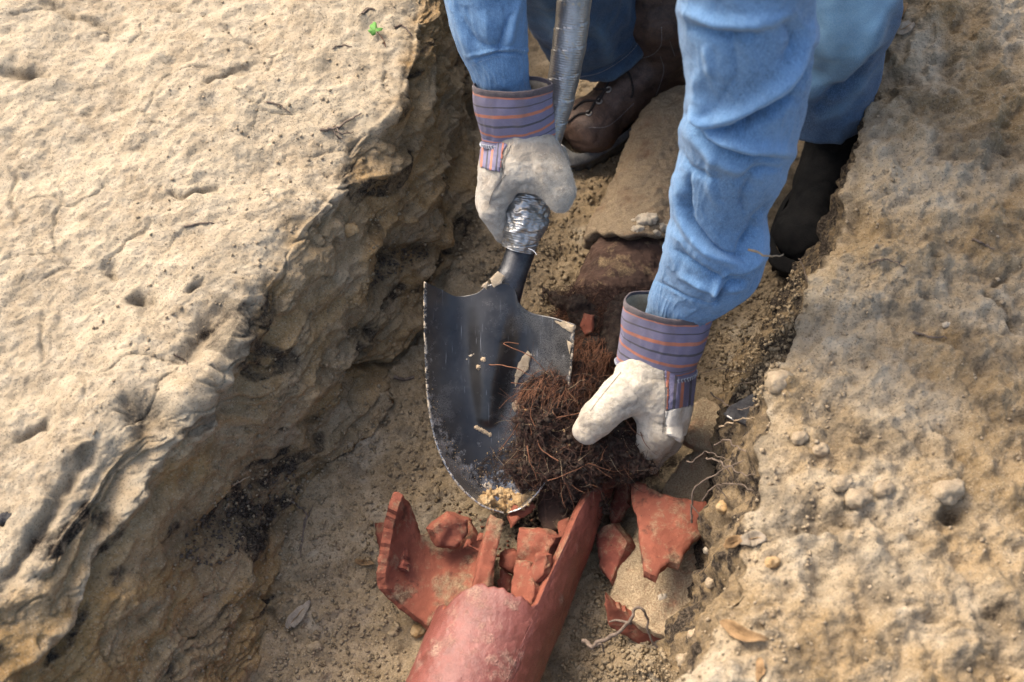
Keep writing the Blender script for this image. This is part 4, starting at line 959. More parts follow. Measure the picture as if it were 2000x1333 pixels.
b2 = bpy.data.objects.new('boot', None); COL.objects.link(b2); b2.parent = man; WORG[b2.name] = WORG[man.name]; b2['label'] = 'black muddy boot under the bent knee'
upB, soB, WB = boot(b2, (.53, .33, .045), (.435, .10, .035), np.array([.49, .275, .27]), M['rubber'], M['rubber'], shaft_r=.060)
bpy.context.view_layer.update()
for k, (a, b) in enumerate([(1205,143),(1189,176),(1170,199),(1150,222)]):
    p, n = hits(upA, a, b)
    if p is None: continue
    t1 = np.cross(n, [0, 0, 1.]); t1 /= np.linalg.norm(t1); t2 = np.cross(n, t1); th_ = np.linspace(0, 2*math.pi, 15)
    ring = p+n*.001+.0045*(np.cos(th_)[:, None]*t1+np.sin(th_)[:, None]*t2); V, F = tubeVF(ring, .0014, 6); mesh_obj('eyelet', V, F, M['steel'], b1)
for pts in ([(1205,143),(1175,150),(1140,160)],[(1189,176),(1150,175),(1128,190)],[(1170,199),(1140,200),(1120,215)],[(1150,222),(1130,225),(1110,240)],[(1190,176),(1170,190),(1150,222)],[(1208,130),(1228,145),(1236,175),(1232,192)],[(1205,143),(1190,160),(1170,199)]):
    D_ = drape(upA, pts, 16, .002)
    if len(D_) > 4: V, F = tubeVF(D_, .0019, 6); mesh_obj('lace', V, F, M['lace'], b1)
for pts in ([(1215,110),(1262,112),(1290,90),(1292,50)],[(1290,110),(1296,140),(1280,190)],[(1308,80),(1318,110)],[(1150,250),(1190,245),(1240,200)]):
    stitches(upA, pts, 80, .0004, .0006, 'thread2')
D_ = [Q(1283,22,2.42), Q(1300,16,2.41), Q(1325,24,2.41), Q(1345,34,2.42)]
V, F = tubeVF(catmull(D_, 20), .0035, 7); mesh_obj('pull_loop', V, F, M['lace'], b1)
# ---- gloves
def glove(prims, h, lab, seedn, k=.010, mat='suede', creases=()):
    g = bpy.data.objects.new('glove', None); COL.objects.link(g); g.parent = man; WORG[g.name] = WORG[man.name]; g['label'] = lab
    V, F = blob(prims, h, k, .012); N_ = vnormals(V, F)
    fd = 1.5*foldfield(V, creases, N_); V = V+N_*(fd+.0016*fbm(V, 40, 3, .5, seedn)+.0016*(.5-2*np.abs(fbm(V, 17, 2, .5, seedn+2)))+.0005*fbm(V, 160, 2))[:, None]
    px, py, _ = proj(V)
    return g, V, F, px, py
def patch(name, g, V, F, px, py, poly, mat, th=.0016, uvf=None):
    "a piece of cloth or leather sewn on the glove: the faces inside an outline, lifted and given an edge"
    N_ = vnormals(V, F); fr = ((CAM-V)*N_).sum(1) > 0
    ins = inpoly(px, py, poly) & fr; Fs = F[ins[F].all(1)]
    if len(Fs) < 4: return None
    used = np.unique(Fs); mp = -np.ones(len(V), int); mp[used] = np.arange(len(used)); Fs = mp[Fs]; n = len(used)
    A_, B_ = V[used]+N_[used]*(th(px[used], py[used])[:, None] if callable(th) else th), V[used]-N_[used]*.0008
    e = np.vstack([Fs[:, [i, (i+1) % 4]] for i in range(4)]); es = {tuple(x) for x in e.tolist()}
    bd = np.array([x for x in es if (x[1], x[0]) not in es])
    FF = np.vstack([Fs, np.stack([bd[:, 1], bd[:, 0], bd[:, 0]+n, bd[:, 1]+n], 1)])
    uv = np.stack(uvf(px[used], py[used]), 1) if uvf else None
    return mesh_obj(name, np.vstack([A_, B_]), FF, mat, g, uv=np.vstack([uv, uv]) if uv is not None else None)
def cuffpiece(g, rows, flat, seedn, seam):
    V, F, uv, N_, C_ = loft(rows, 90, 160, flat)
    th = uv[:, 0]*2*math.pi; v = uv[:, 1]
    V = V+N_*(.0042*fbm(np.stack([np.cos(th), np.sin(th), v*1.2], 1), .9, 2, .5, seedn)+.0013*fbm(np.stack([np.cos(th)*2.5, np.sin(th)*2.5, v*2], 1), 1.2, 3, .5, seedn+5)+.0012*np.exp(-((v-.05)/.06)**2)+.0010*np.exp(-((v-.97)/.03)**2)-.0008*np.exp(-((v-.90)/.02)**2))[:, None]
    In = V-N_*.0022; n = len(V); FF = np.vstack([F, F[:, ::-1]+n]); i = np.arange(160); i2 = (i+1) % 160
    FF = np.vstack([FF, np.stack([i2, i, i+n, i2+n], 1)])
    mi = np.zeros(len(FF), np.int32); mi[len(F)+160*6:] = 1; mi[-160:] = 0
    o = mesh_obj('cuff', np.vstack([V, In]), FF, [M['cuff'], M['lining']], g, uv=np.vstack([uv, uv]))
    o.data.polygons.foreach_set('material_index', mi)
    # overlock stitching along the seam
    G_ = V.reshape(90, 160, 3); NG = N_.reshape(90, 160, 3); parts = []
    for k in range(0, 160, 3):
        a, b = G_[84, k]+NG[84, k]*.001, G_[89, (k+2) % 160]+NG[89, (k+2) % 160]*.0012
        parts.append(tubeVF(np.array([a, (a+b)/2+NG[86, k]*.0006, b]), .00055, 4)); parts.append(tubeVF(np.array([G_[84, k], G_[84, (k+2) % 160]])+NG[84, k]*.001, .0005, 4))
    VV, FV = join(parts); mesh_obj('overlock_stitching', VV, FV, M['thread'], g); return o
# glove holding roots (right in the picture)
gB_pr = [(Q(1282,700,1.90), Q(1276,760,1.905), .044, .043), (Q(1262,720,1.895), Q(1255,765,1.90), .036, .034), (Q(1310,740,1.925), Q(1300,800,1.925), .034, .033),
 (Q(1238,755,1.885), Q(1205,782,1.872), .031, .0255, .014), (Q(1205,782,1.872), Q(1172,812,1.872), .0255, .0235, .01), (Q(1172,812,1.872), Q(1148,840,1.885), .0235, .0200, .01),
 (Q(1283,775,1.895), Q(1284,845,1.905), .030, .0255, .012), (Q(1284,845,1.905), Q(1262,890,1.935), .0245, .0205, .006), (Q(1262,890,1.935), Q(1225,905,1.965), .0200, .017, .006),
 (Q(1310,790,1.93), Q(1303,860,1.945), .024, .020, .006), (Q(1303,860,1.945), Q(1268,905,1.975), .020, .016, .004),
 (Q(1318,790,1.955), Q(1310,855,1.975), .020, .017, .004), (Q(1310,855,1.975), Q(1275,895,1.995), .017, .014, .004),
 (Q(1322,780,1.975), Q(1318,835,1.995), .017, .015, .004), (Q(1318,835,1.995), Q(1290,870,2.01), .015, .012, .004)]
crB = [([(1225,742),(1262,800),(1270,850)], 9, -.0022), ([(1250,790),(1225,800),(1215,808)], 7, -.0022), ([(1305,735),(1306,780),(1300,845)], 3, -.002), ([(1215,725),(1260,740),(1300,742)], 10, -.002), ([(1200,760),(1225,790)], 8, .0014), ([(1280,830),(1305,835)], 5, -.0016), ([(1270,865),(1290,880)], 4, -.0015),([(1240,720),(1250,770)], 14, .0016)]
gB, V, F, px_, py_ = glove(gB_pr, .0021, 'pale leather glove with striped cuff gripping the roots', 3., creases=crB)
gr_ = smooth(835, 900, py_)*.9*(px_ > 1225)+smooth(1165, 1135, px_)*.35+.25*smooth(.2, .5, fbm(V, 30, 2, .5, 9.))
gBl = mesh_obj('leather_palm', V, F, M['suede'], gB, attrs=dict(grime=np.clip(gr_, 0, 1)))
patch('striped_back', gB, V, F, px_, py_, [(1296,722),(1360,732),(1352,795),(1300,802),(1302,765)], M['panel'], .0018, lambda a, b: ((b-720)/300, (a-1290)/75+(b-760)*.001))
patch('knuckle_strap', gB, V, F, px_, py_, [(1298,803),(1358,786),(1345,822),(1322,862),(1300,850)], M['suede_nap'], lambda a, b: .0018+.0075*np.clip((b-800)/55, 0, 1)**1.5*(a > 1302))
cuffB = cuffpiece(gB, [(1307,596,86,1.84),(1303,620,87,1.85),(1296,660,84,1.868),(1286,695,79,1.886),(1281,720,76,1.896)], .62, 5., 0)
bpy.context.view_layer.update()
for pts in ([(1304,728),(1308,780),(1300,845)],[(1312,740),(1313,780)],[(1213,728),(1180,768),(1152,805)],[(1296,725),(1299,780),(1293,850)]):
    stitches(gBl, pts, 90, .0006, .0007, 'seam')
# glove on the shaft (left in the picture)
gA_pr = [(Q(1008,285,1.905), Q(1010,320,1.905), .036, .038), (Q(1035,290,1.905), Q(1045,330,1.90), .034, .034), (Q(980,300,1.92), Q(978,335,1.925), .029, .028),
 (Q(1055,300,1.905), Q(1075,345,1.895), .030, .026, .012), (Q(1075,345,1.895), Q(1092,372,1.895), .0245, .0225, .01), (Q(1092,372,1.895), Q(1094,392,1.90), .0200, .0160, .006),
 (Q(982,315,1.915), Q(972,368,1.925), .028, .024, .012), (Q(972,368,1.925), Q(962,412,1.94), .0225, .0195, .007), (Q(962,412,1.94), Q(984,455,1.965), .0195, .0155, .006),
 (Q(965,330,1.945), Q(955,400,1.97), .021, .018, .004), (Q(955,400,1.97), Q(985,440,2.0), .018, .015, .004),
 (Q(960,320,1.975), Q(955,375,2.0), .019, .017, .004), (Q(955,375,2.0), Q(990,400,2.03), .017, .014, .004), (Q(968,320,2.0), Q(975,350,2.02), .017, .014, .004),(Q(1088,300,1.965), Q(1100,322,1.955), .014, .0085, .004), (Q(1040,300,2.0), Q(1088,300,1.965), .015, .014, .004)]
crA = [([(985,300),(980,345),(975,372)], 3, -.002), ([(1000,380),(1022,362),(1045,372)], 6, -.003), ([(960,395),(985,385)], 5, -.002), ([(1045,300),(1060,340),(1075,380)], 10, .0016), ([(1035,300),(1045,345)], 7, -.0016), ([(950,425),(975,430)], 4, -.0014), ([(1000,290),(1020,330)], 9, .0014)]
gA, V, F, px_, py_ = glove(gA_pr, .0021, 'grey leather glove with striped cuff around the taped shaft', 7., creases=crA)
gAl = mesh_obj('leather_palm', V, F, M['suede2'], gA, attrs=dict(grime=np.clip(.4*smooth(.1, .5, fbm(V, 30, 2, .5, 9.)), 0, 1)))
patch('striped_back', gA, V, F, px_, py_, [(938,272),(994,280),(984,300),(978,338),(938,328)], M['panel'], .0018, lambda a, b: ((b-720)/300, (a-936)/50+(b-300)*.002))
cuffA = cuffpiece(gA, [(1001,164,77,1.850),(1002,190,76,1.860),(1006,225,74,1.875),(1010,255,72,1.892),(1012,279,71,1.90)], .52, 9., 0)
bpy.context.view_layer.update()
for pts in ([(998,285),(988,310),(983,345)],[(988,342),(965,372),(955,400)],[(992,290),(984,318),(980,338)]):
    stitches(gAl, pts, 70, .0006, .0007, 'seam')
# fuzz: short suede fibres on both gloves
def fuzz(V, F, g, poly, n, ln, mat, rnd):
    N_ = vnormals(V, F); px, py, _ = proj(V); m = np.nonzero(inpoly(px, py, poly) & (((CAM-V)*N_).sum(1) > -.02))[0]
    if not len(m): return
    ii = rnd.choice(m, n); a = V[ii]-N_[ii]*.0004; t = N_[ii]*.8+rnd.normal(0, .5, (n, 3)); t /= np.linalg.norm(t, axis=1, keepdims=True); b = a+t*ln*rnd.uniform(.4, 1.1, (n, 1)); s = np.cross(t, rnd.normal(0, 1, (n, 3))); s /= np.linalg.norm(s, axis=1, keepdims=True); s *= .00018
    VV = np.stack([a-s, a+s, b], 1).reshape(-1, 3); mesh_obj('suede_nap', VV, np.arange(3*n).reshape(-1, 3), M[mat], g, kind='stuff')
fuzz(V, F, gA, [(1040,300),(1130,300),(1130,420),(1050,420)], 9000, .0032, 'suede_nap', rng)
# ------------------------------------------------------------------ the clump of roots in the hand, and the fibres on the pipe
clump = thing('root_clump', Q(1130, 900, 2.02), 'dark tangled clump of fine roots squeezed in the right hand glove above the broken pipe', 'root clump')
core_pr = [(Q(1120,860,1.965), Q(1180,880,1.965), .050, .044), (Q(1090,800,1.955), Q(1100,900,1.965), .036, .040), (Q(1060,810,1.95), Q(1042,895,1.955), .030, .026), (Q(1065,770,1.945), Q(1130,750,1.975), .016, .030),
 (Q(1190,840,1.955), Q(1235,880,1.97), .034, .028), (Q(1150,700,2.02), Q(1110,790,1.97), .030, .034), (Q(1120,930,1.98), Q(1150,970,1.985), .026, .016), (Q(1140,960,1.985), Q(1136,1008,1.985), .015, .006), (Q(1205,858,1.93), Q(1240,895,1.925), .020, .018), (Q(1045,900,1.955), Q(1030,930,1.965), .016, .012)]
V, F = blob(core_pr, .0032, .016, .02); N_ = vnormals(V, F)
V = V+N_*(.017*fbm(V, 30, 4, .6, 3.)+.005*fbm(V, 120, 3))[:, None]
rc = mesh_obj('root_core', V, F, M['humus'], clump)
def fibres(V, N_, n, ln, r0, steps, rnd, curl=.55, hug=.5, drift=(0, 0, 0), sides=3, lift=.003):
    ii = rnd.integers(0, len(V), n); p = V[ii]+N_[ii]*lift; nn = N_[ii]
    t = rnd.normal(0, 1, (n, 3)); t -= nn*(t*nn).sum(1, keepdims=True)*hug; t += np.array(drift); t /= np.linalg.norm(t, axis=1, keepdims=True)
    L = ln*rnd.uniform(.35, 1.2, n)[:, None]/steps; P_ = [p]
    kk = rnd.normal(0, curl, (n, 3))
    for s in range(steps):
        kk = .6*kk+rnd.normal(0, curl*.6, (n, 3)); t = t+kk*.5-nn*.06+np.array(drift)*.1; t /= np.linalg.norm(t, axis=1, keepdims=True); p = p+t*L; P_.append(p)
    C = np.stack(P_, 1); m = steps+1
    T = np.gradient(C, axis=1); T /= np.linalg.norm(T, axis=2, keepdims=True)+1e-9
    A = np.cross(T, np.array([.2, .5, .84])); A /= np.linalg.norm(A, axis=2, keepdims=True)+1e-9; B = np.cross(T, A)
    rad = (r0*rnd.uniform(.6, 1.5, n))[:, None]*np.linspace(1, .35, m)[None]
    th = np.arange(sides)*2*math.pi/sides
    VV = C[:, :, None]+rad[..., None, None]*(A[:, :, None]*np.cos(th)[None, None, :, None]+B[:, :, None]*np.sin(th)[None, None, :, None])
    Fb = gridF(sides, m, True); FF = (Fb[None]+(np.arange(n)*m*sides)[:, None, None]).reshape(-1, 4)
    return VV.reshape(-1, 3), FF
rr_ = np.random.default_rng(11)
def lumps_on(V, N_, n, s0, s1, rnd):
    ico = np.array([[1,0,0],[-1,0,0],[0,1,0],[0,-1,0],[0,0,1],[0,0,-1]], float); fi = np.array([[0,2,4],[2,1,4],[1,3,4],[3,0,4],[2,0,5],[1,2,5],[3,1,5],[0,3,5]])
    ii = rnd.integers(0, len(V), n); s = s0+(s1-s0)*rnd.random(n)**2.5
    vv = ico[None]*rnd.uniform(.5, 1.4, (n, 6, 1))*s[:, None, None]*rnd.uniform(.6, 1.2, (n, 1, 3)); a = rnd.uniform(0, 6.28, n)
    x = vv[..., 0]*np.cos(a)[:, None]-vv[..., 1]*np.sin(a)[:, None]; y = vv[..., 0]*np.sin(a)[:, None]+vv[..., 1]*np.cos(a)[:, None]
    vv = np.stack([x, y, vv[..., 2]], -1)+(V[ii]+N_[ii]*s[:, None]*.5)[:, None]
    return vv.reshape(-1, 3), (fi[None]+6*np.arange(n)[:, None, None]).reshape(-1, 3)
px_, py_, _ = proj(V); front = ((CAM-V)*N_).sum(1) > -.4
low = front & (py_ > 730); hi_ = front & (py_ <= 770)
VV, FF = fibres(V[low], N_[low], 4300, .028, .00048, 8, rr_); mesh_obj('root_fibre', VV, FF, M['root'], clump, kind='stuff', label='dark brown fine roots')
VV, FF = fibres(V[low], N_[low], 330, .042, .00040, 9, rr_, curl=.4); mesh_obj('root_fibre', VV, FF, M['root_red'], clump, kind='stuff', label='rust coloured fine roots')
VV, FF = fibres(V[low], N_[low], 330, .030, .00034, 7, rr_, curl=.4); mesh_obj('root_fibre', VV, FF, M['root_pale'], clump, kind='stuff', label='pale fine roots')
VV, FF = fibres(V[low], N_[low], 330, .05, .00035, 9, rr_, hug=-.8, curl=.35, lift=.006); mesh_obj('root_fibre', VV, FF, M['root'], clump, kind='stuff', label='stray roots around the clump')
VV, FF = lumps_on(V[low], N_[low], 3800, .001, .0065, rr_); mesh_obj('wet_soil', VV, FF, M['humus'], clump, smooth_sh=False, kind='stuff')
VV, FF = lumps_on(V[low], N_[low], 260, .0008, .003, rr_); mesh_obj('sand_specks', VV, FF, M['ochre'], clump, smooth_sh=False, kind='stuff')
tw = Q(1210,640,2.06)-Q(1130,760,1.99); tw /= np.linalg.norm(tw)
VV, FF = fibres(V[hi_], N_[hi_], 1700, .040, .00042, 6, rr_, curl=.22, drift=tuple(-1.6*tw)); mesh_obj('root_fibre', VV, FF, M['root_red'], clump, kind='stuff', label='combed rusty roots at the top')
for pts, r in [([(1012,672,1.945),(985,672,1.935),(1040,700,1.93),(1068,730,1.94)], .0009), ([(955,712,1.945),(1000,718,1.93),(1045,738,1.93),(1066,748,1.945)], .0008), ([(1000,748,1.945),(1040,752,1.935),(1060,750,1.94)], .0006),
   ([(975,880,1.955),(1000,850,1.93),(1030,800,1.92),(1075,790,1.93)], .0007), ([(1068,845,1.915),(1080,820,1.912),(1110,812,1.91),(1150,805,1.91)], .0012), ([(1160,815,1.90),(1155,850,1.895),(1150,880,1.90)], .0016),
   ([(1030,870,1.92),(1035,900,1.915),(1050,940,1.92)], .0012), ([(1070,940,1.915),(1110,925,1.905),(1150,905,1.905)], .0007), ([(1150,905,1.9),(1200,920,1.91),(1260,905,1.93),(1272,925,1.95)], .0007), ([(1205,790,1.90),(1240,845,1.89),(1262,850,1.89)], .0006),
   ([(1250,845,1.89),(1262,870,1.885),(1275,880,1.895)], .0006), ([(1100,930,1.92),(1115,970,1.94),(1125,1005,1.96)], .0012), ([(1140,930,1.92),(1150,975,1.95),(1135,1020,1.97)], .0013), ([(1035,800,1.92),(1045,830,1.91),(1075,835,1.91)], .0009), ([(1090,900,1.9),(1060,880,1.905),(1045,850,1.92)], .001)]:
    C = catmull([Q(*q) for q in pts], 26); C += .0015*np.stack([fbm(C, 60, 2, .5, k) for k in (1., 5., 9.)], 1)
    V_, F_ = tubeVF(C, np.linspace(r, r*.5, 26), 6); mesh_obj('root_strand', V_, F_, M['root_red'], clump)
# fibres that cling to the soiled pipe
pv = np.array([v.co for v in bpy.data.objects['barrel.001'].data.vertices])+WORG['barrel.001']
npv = pv-(PA+((pv-PA)@PD)[:, None]*PD); npv /= np.linalg.norm(npv, axis=1, keepdims=True)+1e-9
a_, b_, _ = proj(pv); mk = (npv[:, 2] > .1) & (b_ > 560)
VV, FF = fibres(pv[mk], npv[mk], 2600, .030, .0004, 6, rr_, curl=.4, lift=.001); mesh_obj('root_mat', VV, FF, M['root'], far, kind='stuff')
mk &= (b_ > 600)
VV, FF = fibres(pv[mk], npv[mk], 900, .035, .0004, 6, rr_, curl=.25, drift=tuple(-1.2*tw), lift=.003); mesh_obj('root_mat', VV, FF, M['root_red'], far, kind='stuff')
V, F = blob([(Q(1128,588,2.06), Q(1150,640,2.06), .014, .024), (Q(1150,640,2.06), Q(1120,700,2.04), .022, .02), (Q(1215,600,2.03), Q(1200,690,2.02), .02, .024), (Q(1110,600,2.08), Q(1080,572,2.1), .008, .004)], .003, .015, .02)
V += vnormals(V, F)*(.009*fbm(V, 45, 3, .6))[:, None]; mesh_obj('humus_lump', V, F, M['humus'], far)
N_ = vnormals(V, F); VV, FF = fibres(V, N_, 900, .03, .0004, 6, rr_); mesh_obj('root_mat', VV, FF, M['root'], far, kind='stuff')
# terracotta bits showing in the humus above the clump
shard('pipe_shard', [(1140,612),(1158,618),(1156,648),(1142,655),(1132,636)], plane_map(Q(1145,635,2.0), (-.2,-.5,1)), .01, M['terra'], seed=31, label='small red chip stuck in the black soil left of the upper cuff', cat='pipe shard')
# ------------------------------------------------------------------ earth on the shovel
def crumbs(n, polypx, mapf, s0, s1, rnd, pile=0.):
    ico = np.array([[1,0,0],[-1,0,0],[0,1,0],[0,-1,0],[0,0,1],[0,0,-1]], float); fi = np.array([[0,2,4],[2,1,4],[1,3,4],[3,0,4],[2,0,5],[1,2,5],[3,1,5],[0,3,5]])
    poly = np.array(polypx, float); lo, hi = poly.min(0), poly.max(0); c = poly.mean(0); out = []; k = 0
    while len(out) < n and k < n*12:
        k += 1; q = lo+(hi-lo)*rnd.random(2)
        if not inpoly(np.array([q[0]]), np.array([q[1]]), poly)[0]: continue
        p, nn = mapf(*q)
        if p is None: continue
        s = s0+(s1-s0)*rnd.random()**3
        v = ico*rnd.uniform(.6, 1.3, (6, 1))*s*rnd.uniform(.6, 1.1, 3); a = rnd.uniform(0, 6.28); R_ = np.array([[math.cos(a), -math.sin(a), 0], [math.sin(a), math.cos(a), 0], [0, 0, 1]])
        e = 1-min(1, np.hypot(*((q-c)/(hi-lo)*2)))
        out.append((v@R_.T+p+nn*(s*.4+pile*e*rnd.random()), fi))
    return join(out)
hb = lambda a, b: hits(blade, a, b)
rb = np.random.default_rng(3)
tippoly = [(934,972),(950,958),(985,950),(1010,958),(1046,962),(1030,985),(990,1001),(958,994)]
hp_ = []
for a, b in [(945,975),(958,965),(975,962),(992,964),(1010,970),(1028,970),(962,982),(980,985),(1000,985),(1018,980),(985,972)]:
    q_, n_ = hb(a, b)
    if q_ is not None: hp_.append((q_+n_*.001, q_+n_*.001+rb.normal(0, .003, 3), .0060+.002*rb.random(), .0045))
V, F = blob(hp_, .0011, .004, .006); N_ = vnormals(V, F); V = V+N_*(.0035*fbm(V, 120, 4, .65))[:, None]
mesh_obj('sand_heap', V, F, M['ochre'], label='small heap of damp ochre sand on the pointed shovel tip', cat='sand heap')
V, F = crumbs(1500, tippoly, hb, .0010, .0060, rb, .009); mesh_obj('sand_crumbs', V, F, M['ochre'], smooth_sh=False, label='ochre sand and crumbs heaped over the shovel tip', cat='sand', kind='stuff')
V, F = crumbs(650, [(925,900),(960,880),(1005,820),(1030,780),(1050,800),(1030,860),(1050,960),(960,955),(930,930)], hb, .0004, .0024, rb); mesh_obj('sand_crumbs', V, F, M['ochre'], smooth_sh=False, label='fine sand grains scattered on the lower blade beside the roots', cat='sand', kind='stuff')
V, F = crumbs(420, [(833,700),(842,800),(870,890),(935,975),(960,985),(930,930),(885,860),(850,770)], hb, .0003, .0016, rb); mesh_obj('sand_crumbs', V, F, M['ochre'], smooth_sh=False, label='thin line of sand along the left rim of the blade', cat='sand', kind='stuff')
# black soil that clings to the steel
for poly, lb in (([(938,905),(960,885),(985,882),(1010,850),(1030,870),(1030,940),(990,948),(950,938),(930,925)], 'black soil smeared on the blade beside the roots'),):
    V, F = crumbs(1400, poly, hb, .0012, .0042, rb); mesh_obj('soil_crumbs', V, F, M['humus'], smooth_sh=False, label=lb, cat='soil', kind='stuff')
def lumpy(name, pts, rr, mat, parent=None, amp=.3, seedn=1., **kw):
    pr = [(pts[i], pts[min(i+1, len(pts)-1)], rr, rr*.85) for i in range(max(1, len(pts)-1))]
    V, F = blob(pr, rr/5, rr*.3, rr); N_ = vnormals(V, F); V = V+N_*(rr*amp*fbm(V, 1.3/rr, 3, .6, seedn))[:, None]
    return mesh_obj(name, V, F, mat, parent, **kw)
for i, (a, b, lb) in enumerate([(944,703,'upper of two small mud pellets on the blade'), (934,718,'lower of two small mud pellets on the blade')]):
    p, n = hb(a, b); lumpy('mud_pellet', [p+n*.002], .0042, M['pebble'], seedn=i*3., label=lb, cat='pellet', group='mud pellets on the blade')
p1, n1 = hb(930, 835); p2, n2 = hb(958, 850); lumpy('mud_smear', [p1+n1*.001, p2+n2*.001], .0032, M['pebble'], seedn=8., label='dark elongated crumb of soil lying low on the blade', cat='soil crumb')
for i, poly in enumerate([[(958,545),(972,532),(984,540),(980,554),(966,560)], [(1020,700),(1030,688),(1036,700),(1030,722),(1016,735),(1008,752),(1005,735)], [(1085,628),(1121,636),(1117,650),(1100,640)], [(1000,790),(1012,780),(1018,795),(1006,803)], [(1108,668),(1117,672),(1113,690)], [(943,560),(952,552),(950,566)]]):
    fm = lambda a, b: ((hits(blade, a, b)[0] if hits(blade, a, b)[0] is not None else Q(a, b, 1.955))+(CAM-Q(a, b, 2.))*.0016, (CAM-Q(a, b, 2.))/2)
    if i in (0, 5): fm = lambda a, b: (Q(a, b, 1.928), (CAM-Q(a, b, 2.))/2)
    shard('dried_mud', poly, fm, .0016, M['mud'], shv, seed=70+i, step=4, jag=2., bumpy=.001)
# ------------------------------------------------------------------ litter, stones, twigs, leaves
def twig(name, pts, r, mat, n=30, off=.002, wig=.002, sides=6, taper=.45, parent=None, branches=(), lift=None, **kw):
    C = np.array([ (Q(*p) if len(p) == 3 else gpoint(p[0], p[1], off)[0]) for p in (pts if len(pts[0]) == 3 else catmull(np.array(pts, float), n))])
    if len(pts[0]) == 3: C = catmull(C, n)
    if lift is not None: C[:, 2] += lift*np.sin(np.linspace(0, math.pi, len(C)))
    C = C+wig*np.stack([fbm(C, 55, 2, .5, k) for k in (1., 5., 9.)], 1)
    rad = np.linspace(r, r*taper, len(C))*(1+.2*perlin(C*300)); parts = [tubeVF(C, rad, sides)]
    for bp in branches:
        if len(bp[0]) == 3: B = catmull([Q(*p) for p in bp], 14)
        else: B = np.array([gpoint(a, b, off)[0] for a, b in catmull(np.array(bp, float), 14)])
        parts.append(tubeVF(B, np.linspace(r*.7, r*.3, 14), sides))
    V, F = join(parts)
    return mesh_obj(name, V, F, mat, parent, **kw)
T = 'twig'
twig('twig', [(625,256),(655,252),(675,238),(706,222)], .0024, M['twig'], off=.003, branches=[[(655,252),(668,262),(690,258)],[(650,252),(660,268),(668,272)]], label='small forked grey twig lying at the brink of the left bank', cat=T)
twig('twig', [(520,202),(545,205),(568,220)], .0017, M['twig'], label='short brown twig on the left bank above the forked twig', cat=T)
twig('twig', [(650,95),(668,90),(688,92)], .0014, M['twig'], label='thin curved twig below the green clover leaf', cat=T)
twig('twig', [(708,28),(720,18),(732,20)], .0022, M['twig'], branches=[[(720,18),(712,22),(700,34)]], label='tiny branched twig near the top of the left bank', cat=T)
twig('twig', [(770,55),(785,52),(803,72)], .0020, M['twig'], label='bent twig right of the clover leaf at the brink', cat=T)
twig('twig', [(362,445),(395,438),(418,436)], .0016, M['twig'], label='straight dark twig in the middle of the left bank', cat=T)
twig('twig', [(810,345),(830,352),(848,362)], .0008, M['root_pale'], label='pale grass blade on the dark upper trench wall', cat='grass blade')
twig('twig', [(340,695),(352,700),(368,714)], .0014, M['twig'], label='short splinter above the long pale lump on the bank edge', cat=T)
twig('twig', [(450,948),(466,938),(484,928)], .0016, M['root_pale'], label='straw splinter sticking out of the wall by the black soil', cat=T)
twig('twig', [(768,738),(790,740),(808,738)], .0026, M['twig'], taper=.9, label='blunt grey stick on the pit floor left of the shovel', cat='stick')
twig('thin_root', [(560,975),(585,990),(598,1010),(590,1050),(582,1075)], .0014, M['twig'], branches=[[(598,1015),(606,1000),(612,988)],[(596,1010),(590,1060),(588,1090)]], label='forked thin root hanging on the lower left wall', cat='root')
twig('thin_root', [(905,500),(925,520),(948,532)], .0006, M['root_pale'], label='hair thin root on the floor above the blade', cat='root')
twig('thin_root', [(1062,565),(1080,590),(1105,602),(1128,596)], .0038, M['humus'], wig=.005, branches=[[(1062,565),(1060,580),(1070,590)]], label='thick black root curling over the right corner of the blade', cat='root')
twig('thin_root', [(1142,530),(1125,560),(1110,590)], .0030, M['twig'], label='smooth brown root running from the old pipe to the blade', cat='root')
twig('thin_root', [(1435,752,1.93),(1480,745,1.87),(1520,742,1.83),(1560,742,1.81)], .0009, M['root_pale'], label='long pale rootlet sticking out of the right bank by the hand', cat='root')
twig('thin_root', [(1460,728,1.95),(1410,722,1.96),(1375,728,1.97),(1355,732,1.98)], .0006, M['twig'], label='fine dark rootlet behind the striped cuff', cat='root')
twig('thin_root', [(1462,488,1.685),(1480,494,1.69),(1497,500,1.70),(1522,500,1.74),(1530,497,1.76)], .0016, M['root_pale'], label='pale twig caught on the right sleeve above the cuff', cat=T)
gb = 'rootlets sticking out of the right bank'
